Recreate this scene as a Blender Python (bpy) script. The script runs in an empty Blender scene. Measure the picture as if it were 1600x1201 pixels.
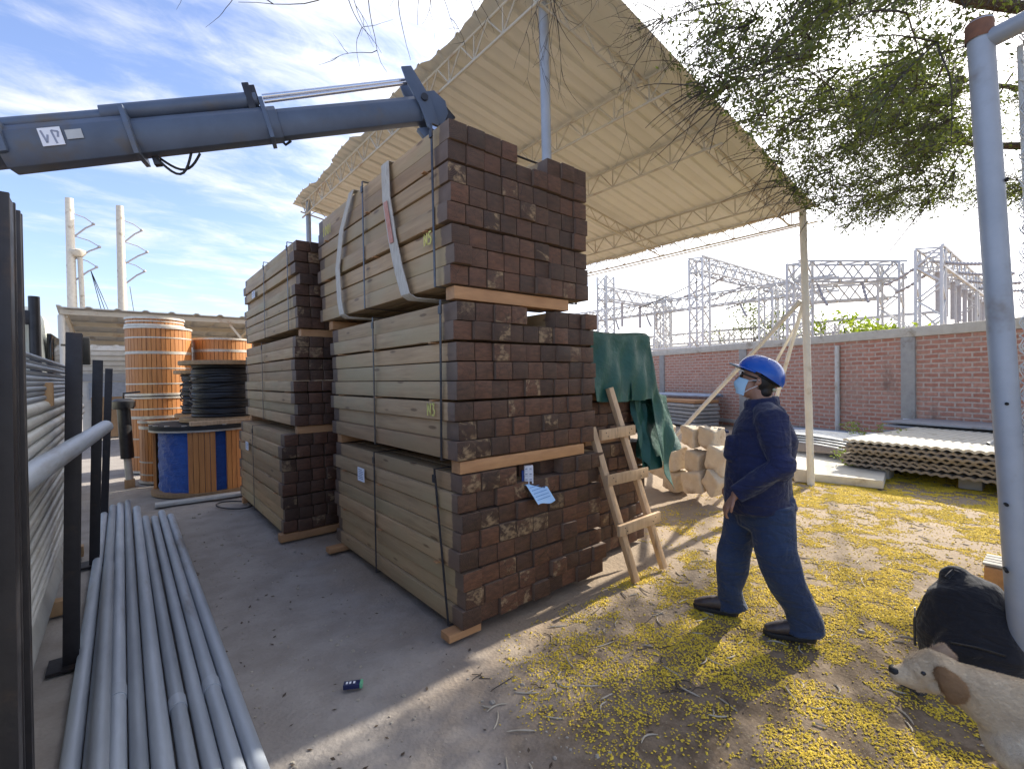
import bpy, bmesh, math, random
import numpy as np
from mathutils import Vector, Matrix
random.seed(7); RNG=np.random.default_rng(7)
R=math.radians
SC=bpy.context.scene; COL=SC.collection
# ------------------------------------------------------------------ camera
F_PX,CX,CY,CAM_H=737.0,800.0,600.5,1.62
YAW,PITCH,ROLL=R(39.6),R(-0.9),R(-0.9)
_f=np.array([math.sin(YAW)*math.cos(PITCH),math.cos(YAW)*math.cos(PITCH),math.sin(PITCH)])
_r=np.array([math.cos(YAW),-math.sin(YAW),0.]); _u=np.cross(_r,_f)
_r,_u=math.cos(ROLL)*_r+math.sin(ROLL)*_u,-math.sin(ROLL)*_r+math.cos(ROLL)*_u
CAMP=np.array([0,0,CAM_H])
cam=bpy.data.cameras.new('camera'); co=bpy.data.objects.new('camera',cam); COL.objects.link(co)
cam.sensor_width=36; cam.lens=36*F_PX/1600; cam.clip_start=0.02; cam.clip_end=3000
co.matrix_world=Matrix(((_r[0],_u[0],-_f[0],0),(_r[1],_u[1],-_f[1],0),(_r[2],_u[2],-_f[2],CAM_H),(0,0,0,1)))
SC.camera=co
SC.cycles.max_bounces=7; SC.cycles.diffuse_bounces=3; SC.cycles.glossy_bounces=3; SC.cycles.transmission_bounces=4
def ray(u,v): return _f+(u-CX)/F_PX*_r-(v-CY)/F_PX*_u
def gnd(u,v,z=0.): d=ray(u,v); return CAMP+(z-CAM_H)/d[2]*d
def px(u,v,X): d=ray(u,v); return CAMP+X/d[0]*d
def py(u,v,Y): d=ray(u,v); return CAMP+Y/d[1]*d
def proj(p):
    q=np.asarray(p,float)-CAMP; z=q@_f; return CX+F_PX*(q@_r)/z, CY-F_PX*(q@_u)/z, z
# ------------------------------------------------------------------ sun, sky, exposure
SUN_EL,SUN_AZ=R(33),R(88)            # azimuth from +Y towards +X
SD=Vector((math.sin(SUN_AZ)*math.cos(SUN_EL),math.cos(SUN_AZ)*math.cos(SUN_EL),math.sin(SUN_EL)))
SC.view_settings.view_transform='Standard'; SC.view_settings.look='None'
SC.view_settings.exposure=1.27; SC.view_settings.gamma=1.0
sl=bpy.data.lights.new('sun','SUN'); sl.energy=3.9; sl.angle=R(0.55); sl.color=(1,.93,.80)
so=bpy.data.objects.new('sun',sl); COL.objects.link(so); so.rotation_euler=(-SD).to_track_quat('-Z','Y').to_euler()
W=bpy.data.worlds.new('World'); SC.world=W; W.use_nodes=True
def build_sky():
    nt=W.node_tree; N=nt.nodes; L=nt.links; N.clear()
    out=N.new('ShaderNodeOutputWorld'); bg=N.new('ShaderNodeBackground'); L.new(bg.outputs[0],out.inputs[0])
    sky=N.new('ShaderNodeTexSky'); sky.sky_type='NISHITA'; sky.sun_disc=False
    sky.sun_elevation=SUN_EL; sky.sun_rotation=SUN_AZ; sky.dust_density=1.3; sky.air_density=1.0; sky.ozone_density=1.6
    tc=N.new('ShaderNodeTexCoord'); sep=N.new('ShaderNodeSeparateXYZ'); L.new(tc.outputs['Generated'],sep.inputs[0])
    def m(op,a,b=None,c=None,clamp=False):
        n=N.new('ShaderNodeMath'); n.operation=op; n.use_clamp=clamp
        for i,x in enumerate((a,b,c)):
            if x is None: continue
            if isinstance(x,(int,float)): n.inputs[i].default_value=x
            else: L.new(x,n.inputs[i])
        return n.outputs[0]
    den=m('ADD',m('MAXIMUM',sep.outputs[2],0.0),0.14)
    x=m('DIVIDE',sep.outputs[0],den); y=m('DIVIDE',sep.outputs[1],den)
    cmb=N.new('ShaderNodeCombineXYZ'); L.new(x,cmb.inputs[0]); L.new(y,cmb.inputs[1])
    mp=N.new('ShaderNodeMapping'); L.new(cmb.outputs[0],mp.inputs[0]); mp.inputs['Rotation'].default_value=(0,0,R(-62)); mp.inputs['Scale'].default_value=(1.0,2.1,1)
    mp.inputs['Location'].default_value=(3.1,1.7,0)
    def noise(scale,det,rough,dist,vec):
        n=N.new('ShaderNodeTexNoise'); n.inputs['Scale'].default_value=scale; n.inputs['Detail'].default_value=det
        n.inputs['Roughness'].default_value=rough; n.inputs['Distortion'].default_value=dist; L.new(vec,n.inputs['Vector']); return n.outputs['Fac']
    big=noise(0.75,4,.55,.3,mp.outputs[0]); fine=noise(4.2,11,.66,.5,mp.outputs[0]); mid=noise(1.9,9,.6,.6,mp.outputs[0])
    sm=m('ADD',m('MULTIPLY',big,.95),m('ADD',m('MULTIPLY',mid,.70),m('MULTIPLY',fine,.68)))
    # direction to the sun: the veil thickens towards it
    dot=N.new('ShaderNodeVectorMath'); dot.operation='DOT_PRODUCT'; L.new(tc.outputs['Generated'],dot.inputs[0]); dot.inputs[1].default_value=SD
    d=dot.outputs['Value']
    near=m('SMOOTH_MIN',1.0,m('MAXIMUM',m('MULTIPLY_ADD',d,.85,.10),0.0),.1)
    t=m('ADD',sm,m('MULTIPLY',near,.55))
    mr=N.new('ShaderNodeMapRange'); mr.interpolation_type='SMOOTHSTEP'; L.new(t,mr.inputs[0]); mr.inputs[1].default_value=1.17; mr.inputs[2].default_value=1.74
    cov=mr.outputs[0]
    mix=N.new('ShaderNodeMix'); mix.data_type='RGBA'; L.new(m('MULTIPLY',cov,.86),mix.inputs[0])
    tint=N.new('ShaderNodeMix'); tint.data_type='RGBA'; tint.blend_type='MULTIPLY'; tint.inputs[0].default_value=1.0
    L.new(sky.outputs[0],tint.inputs[6]); tint.inputs[7].default_value=(1.0,.96,1.09,1)
    L.new(tint.outputs[2],mix.inputs[6])
    cl=N.new('ShaderNodeVectorMath'); cl.operation='SCALE'; cl.inputs[0].default_value=(1,.99,.97)
    L.new(m('ADD',m('MULTIPLY',m('POWER',m('MAXIMUM',d,0.0),3.0),7.0),4.6),cl.inputs['Scale'])
    L.new(cl.outputs[0],mix.inputs[7])
    L.new(mix.outputs[2],bg.inputs[0]); bg.inputs[1].default_value=.118
build_sky()
# ------------------------------------------------------------------ material helpers
class NT:
    def __init__(s,name):
        s.m=bpy.data.materials.new(name); s.m.use_nodes=True; s.nt=s.m.node_tree; s.N=s.nt.nodes; s.L=s.nt.links
        s.b=s.N['Principled BSDF']; s.out=s.N['Material Output']
    def tex(s,kind='Object'): return s.N.new('ShaderNodeTexCoord').outputs[kind]
    def map(s,v,scale=(1,1,1),loc=(0,0,0),rot=(0,0,0)):
        n=s.N.new('ShaderNodeMapping'); s.L.new(v,n.inputs[0]); n.inputs['Scale'].default_value=scale; n.inputs['Location'].default_value=loc; n.inputs['Rotation'].default_value=rot; return n.outputs[0]
    def noise(s,v,scale,det=5,rough=.55,dist=0.,out='Fac'):
        n=s.N.new('ShaderNodeTexNoise'); s.L.new(v,n.inputs['Vector']); n.inputs['Scale'].default_value=scale; n.inputs['Detail'].default_value=det; n.inputs['Roughness'].default_value=rough; n.inputs['Distortion'].default_value=dist; return n.outputs[out]
    def vor(s,v,scale,out='Distance',feat='F1'):
        n=s.N.new('ShaderNodeTexVoronoi'); n.feature=feat; s.L.new(v,n.inputs['Vector']); n.inputs['Scale'].default_value=scale; return n.outputs[out]
    def math(s,op,a,b=None,c=None,clamp=False):
        n=s.N.new('ShaderNodeMath'); n.operation=op; n.use_clamp=clamp
        for i,x in enumerate((a,b,c)):
            if x is None: continue
            if isinstance(x,(int,float)): n.inputs[i].default_value=x
            else: s.L.new(x,n.inputs[i])
        return n.outputs[0]
    def step(s,x,a,b):
        n=s.N.new('ShaderNodeMapRange'); n.interpolation_type='SMOOTHSTEP'; s.L.new(x,n.inputs[0]); n.inputs[1].default_value=a; n.inputs[2].default_value=b; return n.outputs[0]
    def ramp(s,x,stops):
        n=s.N.new('ShaderNodeValToRGB'); s.L.new(x,n.inputs[0]); e=n.color_ramp.elements
        while len(e)<len(stops): e.new(.5)
        for i,(p,c) in enumerate(stops): e[i].position=p; e[i].color=(*c,1)
        return n.outputs[0]
    def mix(s,f,a,b,blend='MIX'):
        n=s.N.new('ShaderNodeMix'); n.data_type='RGBA'; n.blend_type=blend
        for i,x in ((0,f),(6,a),(7,b)):
            if isinstance(x,(int,float)): n.inputs[i].default_value=x
            elif isinstance(x,tuple): n.inputs[i].default_value=(*x,1)
            else: s.L.new(x,n.inputs[i])
        return n.outputs[2]
    def bump(s,h,strength=.3,dist=.01):
        n=s.N.new('ShaderNodeBump'); s.L.new(h,n.inputs['Height']); n.inputs['Strength'].default_value=strength; n.inputs['Distance'].default_value=dist; s.L.new(n.outputs[0],s.b.inputs['Normal'])
    def rand(s): return s.N.new('ShaderNodeObjectInfo').outputs['Random']
    def xyz(s,v): n=s.N.new('ShaderNodeSeparateXYZ'); s.L.new(v,n.inputs[0]); return n.outputs
    def set(s,color=None,rough=None,metal=None,**k):
        for key,x in (('Base Color',color),('Roughness',rough),('Metallic',metal),*((a.replace('_',' '),b) for a,b in k.items())):
            if x is None: continue
            if isinstance(x,tuple): s.b.inputs[key].default_value=(*x,1) if len(x)==3 else x
            elif isinstance(x,(int,float)): s.b.inputs[key].default_value=x
            else: s.L.new(x,s.b.inputs[key])
        return s.m
_mc={}
def mat(name,c1,c2=None,rough=.6,metal=0.,scale=8.,stretch=(1,1,1),bump=.15,bdist=.004,rv=.12,dirt=None,world=False):
    if name in _mc: return _mc[name]
    t=NT(name); v=t.map(t.tex('Object'),stretch)
    n=t.noise(v,scale,6,.6); c2=c2 or tuple(x*.72 for x in c1)
    col=t.ramp(n,[(.28,c2),(.72,c1)])
    if dirt: col=t.mix(t.step(t.noise(v,scale*.37,5,.65),.55,.72),col,dirt)
    f=t.math('MULTIPLY_ADD',t.rand(),2*rv,1-rv)
    g=t.N.new('ShaderNodeCombineXYZ')
    for i in range(3): t.L.new(f,g.inputs[i])
    col=t.mix(1.0,col,g.outputs[0],'MULTIPLY')
    rn=t.math('MULTIPLY_ADD',t.noise(v,scale*2.3,3),.25,rough-.12)
    if bump: t.bump(t.noise(v,scale*5,4),bump,bdist)
    _mc[name]=t.set(col,rn,metal); return _mc[name]
# ------------------------------------------------------------------ mesh helpers
class MB:
    def __init__(s): s.v=[]; s.f=[]; s.sm=[]
    def add(s,vs,fs,smooth=False,M=None):
        o=len(s.v)
        for p in vs:
            p=Vector(p); s.v.append(tuple(M@p) if M else tuple(p))
        for f in fs: s.f.append(tuple(i+o for i in f)); s.sm.append(smooth)
        return s
    def box(s,c,d,rz=0.,M=None):
        x,y,z=(a/2 for a in d); vs=[(i*x,j*y,k*z) for i in (-1,1) for j in (-1,1) for k in (-1,1)]
        fs=[(0,1,3,2),(4,6,7,5),(0,4,5,1),(2,3,7,6),(0,2,6,4),(1,5,7,3)]
        T=Matrix.Translation(c)@Matrix.Rotation(rz,4,'Z')
        if M is not None: T=T@M
        return s.add(vs,fs,False,T)
    def bar(s,a,b,w,h=None,up=(0,0,1)):
        a,b=Vector(a),Vector(b); d=b-a; l=d.length; d.normalize(); u=Vector(up)
        if abs(d.dot(u))>.98: u=Vector((1,0,0))
        sx=d.cross(u).normalized(); u=sx.cross(d); M=Matrix((sx,d,u)).transposed().to_4x4(); M.translation=(a+b)/2
        return s.box((0,0,0),(w,l,h or w)) if False else s._mbox(M,(w,l,h or w))
    def _mbox(s,M,d):
        x,y,z=(a/2 for a in d); vs=[(i*x,j*y,k*z) for i in (-1,1) for j in (-1,1) for k in (-1,1)]
        return s.add(vs,[(0,1,3,2),(4,6,7,5),(0,4,5,1),(2,3,7,6),(0,2,6,4),(1,5,7,3)],False,M)
    def tube(s,pts,r,n=8,cap=True,smooth=True,rb=None,side=None,round_ends=False):
        pts=[Vector(p) for p in pts]; m=len(pts); rs=list(r) if hasattr(r,'__len__') else [r]*m
        rbs=list(rb) if hasattr(rb,'__len__') else ([rb]*m if rb else rs)
        if round_ends:
            a=(pts[0]-pts[1]).normalized(); b=(pts[-1]-pts[-2]).normalized()
            P0=[];R0=[];B0=[];P1=[];R1=[];B1=[]
            for th in (80,50,25):
                k=math.cos(R(th)); e=math.sin(R(th))
                P0.append(pts[0]+a*(min(rs[0],rbs[0])*e));R0.append(rs[0]*k);B0.append(rbs[0]*k)
            for th in (25,50,80):
                k=math.cos(R(th)); e=math.sin(R(th))
                P1.append(pts[-1]+b*(min(rs[-1],rbs[-1])*e));R1.append(rs[-1]*k);B1.append(rbs[-1]*k)
            pts=P0+pts+P1; rs=R0+rs+R1; rbs=B0+rbs+B1; m=len(pts)
        u=None; vs=[]
        for i in range(m):
            d=(pts[min(i+1,m-1)]-pts[max(i-1,0)])
            if d.length<1e-9: d=Vector((0,0,1))
            d.normalize()
            if side is not None: u=Vector(side)
            elif u is None: u=Vector((0,0,1)) if abs(d.z)<.9 else Vector((1,0,0))
            u=(u-d*u.dot(d)); u=u.normalized() if u.length>1e-6 else d.orthogonal().normalized(); w=d.cross(u)
            for k in range(n):
                t=2*math.pi*k/n; vs.append(pts[i]+u*(math.cos(t)*rs[i])+w*(math.sin(t)*rbs[i]))
        fs=[(i*n+k,i*n+(k+1)%n,(i+1)*n+(k+1)%n,(i+1)*n+k) for i in range(m-1) for k in range(n)]
        s.add(vs,fs,smooth)
        if cap:
            o=len(s.v)-len(vs); s.f.append(tuple(o+k for k in range(n-1,-1,-1))); s.sm.append(False)
            s.f.append(tuple(o+(m-1)*n+k for k in range(n))); s.sm.append(False)
        return s
    def cyl(s,c,r,h,n=24,smooth=True): return s.tube([(c[0],c[1],c[2]),(c[0],c[1],c[2]+h)],r,n,True,smooth)
    def pipe(s,a,b,ro,ri,n=16):     # hollow tube with open ends
        a,b=Vector(a),Vector(b); d=(b-a).normalized(); u=d.orthogonal().normalized(); w=d.cross(u); vs=[]
        for p in (a,b):
            for r in (ro,ri):
                for k in range(n):
                    t=2*math.pi*k/n; vs.append(p+u*(math.cos(t)*r)+w*(math.sin(t)*r))
        fs=[];sm=[]
        for k in range(n):
            j=(k+1)%n
            s_=[(k,j,2*n+j,2*n+k),(n+j,n+k,3*n+k,3*n+j),(j,k,n+k,n+j),(2*n+k,2*n+j,3*n+j,3*n+k)]
            o=len(s.v)
            fs+=s_; sm+=[True,True,False,False]
        o=len(s.v); s.v+=[tuple(p) for p in vs]; s.f+=[tuple(i+o for i in f) for f in fs]; s.sm+=sm; return s
    def lathe(s,c,prof,n=32,smooth=True):
        vs=[(c[0]+r*math.cos(2*math.pi*k/n),c[1]+r*math.sin(2*math.pi*k/n),c[2]+z) for r,z in prof for k in range(n)]; m=len(prof)
        fs=[(i*n+k,i*n+(k+1)%n,(i+1)*n+(k+1)%n,(i+1)*n+k) for i in range(m-1) for k in range(n)]
        return s.add(vs,fs,smooth)
    def grid(s,P,smooth=True):
        nu,nv=len(P),len(P[0]); vs=[p for row in P for p in row]
        return s.add(vs,[(i*nv+j,(i+1)*nv+j,(i+1)*nv+j+1,i*nv+j+1) for i in range(nu-1) for j in range(nv-1)],smooth)
    def sheet(s,P,t,smooth=True):   # a grid with thickness t along the local normal
        nu,nv=len(P),len(P[0]); A=np.array(P,float); du=np.gradient(A,axis=0); dv=np.gradient(A,axis=1)
        n=np.cross(du,dv); n/=np.maximum(np.linalg.norm(n,axis=2,keepdims=True),1e-9); B=A-n*t
        vs=[tuple(p) for p in A.reshape(-1,3)]+[tuple(p) for p in B.reshape(-1,3)]; o=nu*nv; fs=[]
        for i in range(nu-1):
            for j in range(nv-1):
                q=(i*nv+j,(i+1)*nv+j,(i+1)*nv+j+1,i*nv+j+1); fs.append(q); fs.append(tuple(o+k for k in q[::-1]))
        rim=[j for j in range(nv)]+[i*nv+nv-1 for i in range(1,nu)]+[(nu-1)*nv+j for j in range(nv-2,-1,-1)]+[i*nv for i in range(nu-2,0,-1)]
        for k in range(len(rim)): a,b=rim[k],rim[(k+1)%len(rim)]; fs.append((a,b,o+b,o+a))
        return s.add(vs,fs,smooth)
    def mesh(s,name,m=None,bevel=0.,sharp=40):
        me=bpy.data.meshes.new(name); me.from_pydata(s.v,[],s.f); me.polygons.foreach_set('use_smooth',s.sm)
        if bevel:
            bm=bmesh.new(); bm.from_mesh(me); bmesh.ops.recalc_face_normals(bm,faces=bm.faces)
            es=[e for e in bm.edges if len(e.link_faces)==2 and e.calc_face_angle(0)>.6]
            bmesh.ops.bevel(bm,geom=es,offset=bevel,segments=2,affect='EDGES',profile=.6,clamp_overlap=True); bm.to_mesh(me); bm.free()
        else:
            bm=bmesh.new(); bm.from_mesh(me); bmesh.ops.recalc_face_normals(bm,faces=bm.faces); bm.to_mesh(me); bm.free()
        me.set_sharp_from_angle(angle=R(sharp))
        if m: me.materials.append(m)
        me.update(); return me
    def build(s,name,m=None,parent=None,bevel=0.,loc=None,sharp=40):
        return link(name,s.mesh(name,m,bevel,sharp),parent,loc)
def link(name,me,parent=None,loc=None):
    o=bpy.data.objects.new(name,me); COL.objects.link(o)
    if parent is not None: o.parent=parent
    if loc is not None: o.location=loc
    return o
def tag(o,label,cat,group=None,kind=None):
    if label: o['label']=label
    if cat: o['category']=cat
    if group: o['group']=group
    if kind: o['kind']=kind
    return o
def thing(name,label,cat,loc=(0,0,0),rz=0.,group=None):
    o=bpy.data.objects.new(name,None); COL.objects.link(o); o.location=loc; o.rotation_euler=(0,0,rz); o.empty_display_size=.1
    return tag(o,label,cat,group)
def dup(root,loc=None,rz=None,label=None):
    r=root.copy(); COL.objects.link(r)
    if loc is not None: r.location=loc
    if rz is not None: r.rotation_euler=(0,0,rz)
    if label: r['label']=label
    for ch in list(root.children):
        c=ch.copy(); COL.objects.link(c); c.parent=r
        for g in list(ch.children): d=g.copy(); COL.objects.link(d); d.parent=c
    return r
def remesh(mb,name,m,parent=None,voxel=.012,smooth=6,factor=.5,loc=None):
    me=mb.mesh(name+'_raw'); o=bpy.data.objects.new('tmp',me); COL.objects.link(o)
    md=o.modifiers.new('r','REMESH'); md.mode='VOXEL'; md.voxel_size=voxel; md.use_smooth_shade=True
    if smooth: q=o.modifiers.new('s','SMOOTH'); q.iterations=smooth; q.factor=factor
    dg=bpy.context.evaluated_depsgraph_get(); ne=bpy.data.meshes.new_from_object(o.evaluated_get(dg))
    bpy.data.objects.remove(o); bpy.data.meshes.remove(me); ne.name=name; ne.materials.clear()
    if m: ne.materials.append(m)
    ne.polygons.foreach_set('use_smooth',[True]*len(ne.polygons)); return link(name,ne,parent,loc)
def rawmesh(name,V,nper,m,smooth=False):     # V: (N,nper,3) separate faces, quickly
    V=np.asarray(V,np.float32); N=len(V); me=bpy.data.meshes.new(name)
    me.vertices.add(N*nper); me.vertices.foreach_set('co',V.reshape(-1)); me.loops.add(N*nper); me.loops.foreach_set('vertex_index',np.arange(N*nper,dtype=np.int32))
    me.polygons.add(N); me.polygons.foreach_set('loop_start',np.arange(0,N*nper,nper,dtype=np.int32)); me.polygons.foreach_set('loop_total',np.full(N,nper,np.int32))
    me.update(calc_edges=True); me.materials.append(m); return me
def vnoise(x,y,seed=0):      # cheap smooth value noise, numpy
    r=np.random.default_rng(seed); T=r.random((64,64)); xi=np.floor(x).astype(int); yi=np.floor(y).astype(int); fx=x-xi; fy=y-yi
    fx=fx*fx*(3-2*fx); fy=fy*fy*(3-2*fy); g=lambda a,b:T[a%64,b%64]
    return (g(xi,yi)*(1-fx)+g(xi+1,yi)*fx)*(1-fy)+(g(xi,yi+1)*(1-fx)+g(xi+1,yi+1)*fx)*fy
def fbm(x,y,seed=0,oct=4):
    s=0;a=.5
    for k in range(oct): s=s+a*vnoise(x*2**k,y*2**k,seed+k); a*=.5
    return s
# ------------------------------------------------------------------ materials
def timber_material():
    t=NT('treated_timber'); rnd=t.rand(); o=t.tex('Object'); g=t.tex('Generated')
    off=t.N.new('ShaderNodeCombineXYZ')
    for i,k in enumerate((37.,91.,53.)): t.L.new(t.math('MULTIPLY',rnd,k),off.inputs[i])
    add=t.N.new('ShaderNodeVectorMath'); add.operation='ADD'; t.L.new(o,add.inputs[0]); t.L.new(off.outputs[0],add.inputs[1]); v=add.outputs[0]
    grain=t.noise(t.map(v,(9,.55,9)),3.2,8,.62,.6); blot=t.noise(t.map(v,(2.4,.8,2.4)),1.3,4)
    fine=t.noise(t.map(v,(60,1.4,60)),2.0,4,.6)
    c=t.ramp(grain,[(.25,(.30,.195,.105)),(.5,(.43,.29,.165)),(.78,(.53,.375,.225))])
    c=t.mix(t.step(blot,.42,.66),c,(.40,.30,.175))
    c=t.mix(t.math('MULTIPLY',t.step(fine,.58,.75),.35),c,(.16,.11,.06))
    kn=t.vor(t.map(v,(5,1.1,5)),1.7); c=t.mix(t.math('MULTIPLY',t.step(kn,.13,.07),.75),c,(.13,.07,.035)); c=t.mix(t.math('MULTIPLY',t.step(t.noise(t.map(v,(2,.7,2)),2.1,5,.7),.58,.76),.45),c,(.24,.20,.15))
    hue=t.ramp(t.math('FRACT',t.math('MULTIPLY',rnd,7.31)),[(0,(.78,.70,.62)),(.35,(.95,.95,.90)),(.7,(1.12,1.05,.95)),(1,(.88,.92,.86))])
    c=t.mix(1.0,c,hue,'MULTIPLY')
    # dark sealing paint on both ends, running a hand's width down the sides
    gy=t.xyz(g)[1]; d=t.math('MULTIPLY',t.math('MINIMUM',gy,t.math('SUBTRACT',1.0,gy)),2.4)
    reach=t.math('MULTIPLY_ADD',t.math('FRACT',t.math('MULTIPLY',rnd,13.7)),.09,.075)
    edge=t.math('ADD',d,t.math('MULTIPLY',t.math('SUBTRACT',t.noise(t.map(v,(1,1,1)),14,4),.5),.05))
    side=t.math('MULTIPLY',t.step(t.math('SUBTRACT',edge,reach),.012,-.012),.86)
    paint=t.ramp(t.noise(v,11,5,.6),[(.3,(.060,.036,.028)),(.55,(.10,.062,.046)),(.8,(.15,.10,.075))])
    c=t.mix(side,c,t.mix(.35,paint,(.17,.12,.10)))
    # the sawn end itself: brown stain, bare scuffed patches on some
    end=t.step(d,.004,.0015)
    r2=t.math('FRACT',t.math('MULTIPLY',rnd,29.3)); r3=t.math('FRACT',t.math('MULTIPLY',rnd,57.9))
    ec=t.ramp(t.noise(t.map(v,(3,3,9)),6,6,.65),[(.25,(.026,.0125,.008)),(.5,(.066,.032,.019)),(.8,(.125,.064,.038))])
    ec=t.mix(1.0,ec,t.ramp(r2,[(0,(.55,.52,.55)),(.4,(1,.95,.9)),(.75,(1.7,1.4,1.2)),(1,(.85,.8,.82))]),'MULTIPLY')
    so_=t.N.new('ShaderNodeVectorMath'); so_.operation='MULTIPLY'; t.L.new(o,so_.inputs[0]); so_.inputs[1].default_value=(1,0,1)
    ctr=t.N.new('ShaderNodeCombineXYZ'); t.L.new(t.math('MULTIPLY_ADD',r2,.16,-.08),ctr.inputs[0]); t.L.new(t.math('MULTIPLY_ADD',r3,.14,-.07),ctr.inputs[2])
    dd=t.N.new('ShaderNodeVectorMath'); dd.operation='DISTANCE'; t.L.new(so_.outputs[0],dd.inputs[0]); t.L.new(ctr.outputs[0],dd.inputs[1])
    ring=t.math('SINE',t.math('ADD',t.math('MULTIPLY',dd.outputs['Value'],560.),t.math('MULTIPLY',t.noise(v,22,3),5.)))
    ec=t.mix(t.math('MULTIPLY',t.step(ring,.1,.9),.32),ec,(.15,.085,.05))
    crack=t.math('MULTIPLY',t.step(t.vor(t.map(v,(14,1,14)),1.0,'Distance','DISTANCE_TO_EDGE'),.022,.0),t.step(r3,.2,.6)); ec=t.mix(t.math('MULTIPLY',crack,.8),ec,(.008,.005,.004))
    patch=t.math('MULTIPLY',t.step(t.noise(t.map(v,(1,.2,1)),9.5,4,.6,.8),t.math('MULTIPLY_ADD',r3,.9,.36) if False else .5,.58),t.step(r3,.78,.84))
    ec=t.mix(t.math('MULTIPLY',patch,.75),ec,t.ramp(t.noise(t.map(v,(9,2,16)),3.2,4),[(.38,(.075,.042,.024)),(.6,(.34,.235,.13))]))
    c=t.mix(end,c,ec)
    t.bump(t.math('ADD',grain,t.math('MULTIPLY',fine,.5)),.22,.004)
    return t.set(c,t.math('MULTIPLY_ADD',t.noise(v,5),.3,.48))
M={}
def clothmat(name,a,b):
    t=NT(name); v=t.tex('Object'); fold=t.noise(t.map(v,(6,6,15)),1.0,3,.5,1.2); f2=t.noise(t.map(v,(10,10,7),rot=(.5,.3,0)),1.0,2,.5,.6); weave=t.noise(v,420,2); wear=t.noise(v,3.2,5,.6)
    c=t.mix(t.step(wear,.42,.72),a,b); c=t.mix(t.math('MULTIPLY',t.step(t.noise(v,9,5,.65),.6,.75),.25),c,(.10,.09,.08))
    t.bump(t.math('ADD',t.math('ADD',fold,t.math('MULTIPLY',f2,.7)),t.math('MULTIPLY',weave,.02)),.75,.035); t.set(c,.92); t.b.inputs['Sheen Weight'].default_value=.15; return t.m
M['timber']=timber_material()
M['bearer']=mat('planed_orange_wood',(.50,.27,.12),(.36,.18,.08),.6,scale=5,stretch=(1,5,5),bump=.2)
M['pine']=mat('pale_pine',(.60,.42,.25),(.46,.30,.17),.6,scale=6,stretch=(5,5,1),bump=.2,dirt=(.30,.20,.12))
M['strap']=mat('steel_strap',(.10,.095,.10),(.05,.05,.055),.38,.7,scale=30)
M['galv']=mat('galvanised_steel',(.39,.43,.49),(.28,.315,.37),.52,.25,scale=9,stretch=(1,.18,1),bump=.12,rv=.2,dirt=(.20,.19,.185))
M['galvpale']=mat('weathered_zinc',(.58,.58,.55),(.45,.45,.43),.5,.25,scale=6,bump=.08,dirt=(.36,.30,.22))
M['greypaint']=mat('light_blue_grey_paint',(.38,.405,.44),(.30,.325,.36),.45,.1,scale=5,bump=.1,dirt=(.20,.17,.14))
M['rack']=mat('black_painted_steel',(.028,.026,.030),(.016,.015,.018),.5,.2,scale=12,bump=.15,dirt=(.06,.04,.03))
M['whitepaint']=mat('chalky_white_paint',(.70,.69,.64),(.58,.57,.52),.6,scale=6,dirt=(.42,.36,.27))
M['boom']=mat('slate_blue_crane_paint',(.105,.140,.205),(.078,.102,.150),.42,.1,scale=4,bump=.15,dirt=(.12,.11,.10))
M['darksteel']=mat('dark_steel',(.055,.055,.06),(.035,.035,.04),.42,.6,scale=15)
M['chrome']=mat('polished_rod',(.75,.76,.78),(.65,.66,.70),.18,.95,scale=20,bump=0)
M['rubber']=mat('black_rubber',(.02,.02,.02),(.013,.013,.014),.7)
M['hole']=mat('shadowed_bore',(.012,.012,.013),(.008,.008,.008),.9)
M['sling']=mat('pale_webbing',(.56,.52,.45),(.40,.36,.30),.85,scale=14,stretch=(4,4,1),bump=.4,dirt=(.30,.22,.16))
M['slinglabel']=mat('faded_red_label',(.45,.17,.12),(.55,.32,.26),.8,scale=20)
M['chalk']=mat('yellow_chalk',(.72,.66,.20),(.55,.50,.15),.9,scale=60)
M['paper']=mat('white_paper',(.78,.80,.84),(.72,.74,.80),.75,scale=20,bump=.05)
M['print']=mat('grey_print',(.30,.33,.42),(.25,.28,.36),.8)
M['drumwood']=mat('varnished_drum_staves',(.56,.245,.075),(.38,.145,.04),.5,scale=6,stretch=(6,6,.35),bump=.2,rv=.1,dirt=(.25,.10,.035))
M['drumwood2']=mat('weathered_drum_wood',(.42,.27,.14),(.28,.17,.09),.65,scale=6,stretch=(4,4,1))
M['band']=mat('dull_steel_band',(.55,.52,.47),(.42,.38,.33),.45,.4,scale=15)
M['cable']=mat('black_cable',(.018,.018,.021),(.011,.011,.013),.48,scale=20)
M['bluefilm']=mat('blue_plastic_film',(.030,.12,.46),(.018,.075,.32),.32,scale=5,stretch=(1,1,3),bump=.9,bdist=.03)
M['concrete']=mat('grey_concrete',(.40,.385,.35),(.30,.285,.26),.85,scale=7,bump=.3,dirt=(.22,.19,.16))
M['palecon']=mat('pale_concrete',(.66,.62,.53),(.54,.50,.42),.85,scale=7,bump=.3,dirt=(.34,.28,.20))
M['dullcon']=mat('brown_grey_fibre_sheet',(.30,.25,.19),(.20,.165,.125),.9,scale=9,bump=.4,dirt=(.13,.10,.075))  # brown sheet, darkened in colour for the shade on its front ends
M['sack']=mat('cream_sacking',(.70,.60,.46),(.55,.45,.33),.85,scale=9,bump=.6,bdist=.012,dirt=(.40,.28,.18))
M['lattice']=mat('galvanised_lattice',(.60,.60,.59),(.52,.52,.51),.5,.3,scale=3,bump=0)
M['porcelain']=mat('brown_grey_insulator',(.42,.40,.40),(.34,.32,.32),.35)
M['stone']=mat('pale_stone',(.42,.38,.32),(.30,.26,.21),.9,scale=20,bump=.5)
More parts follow.
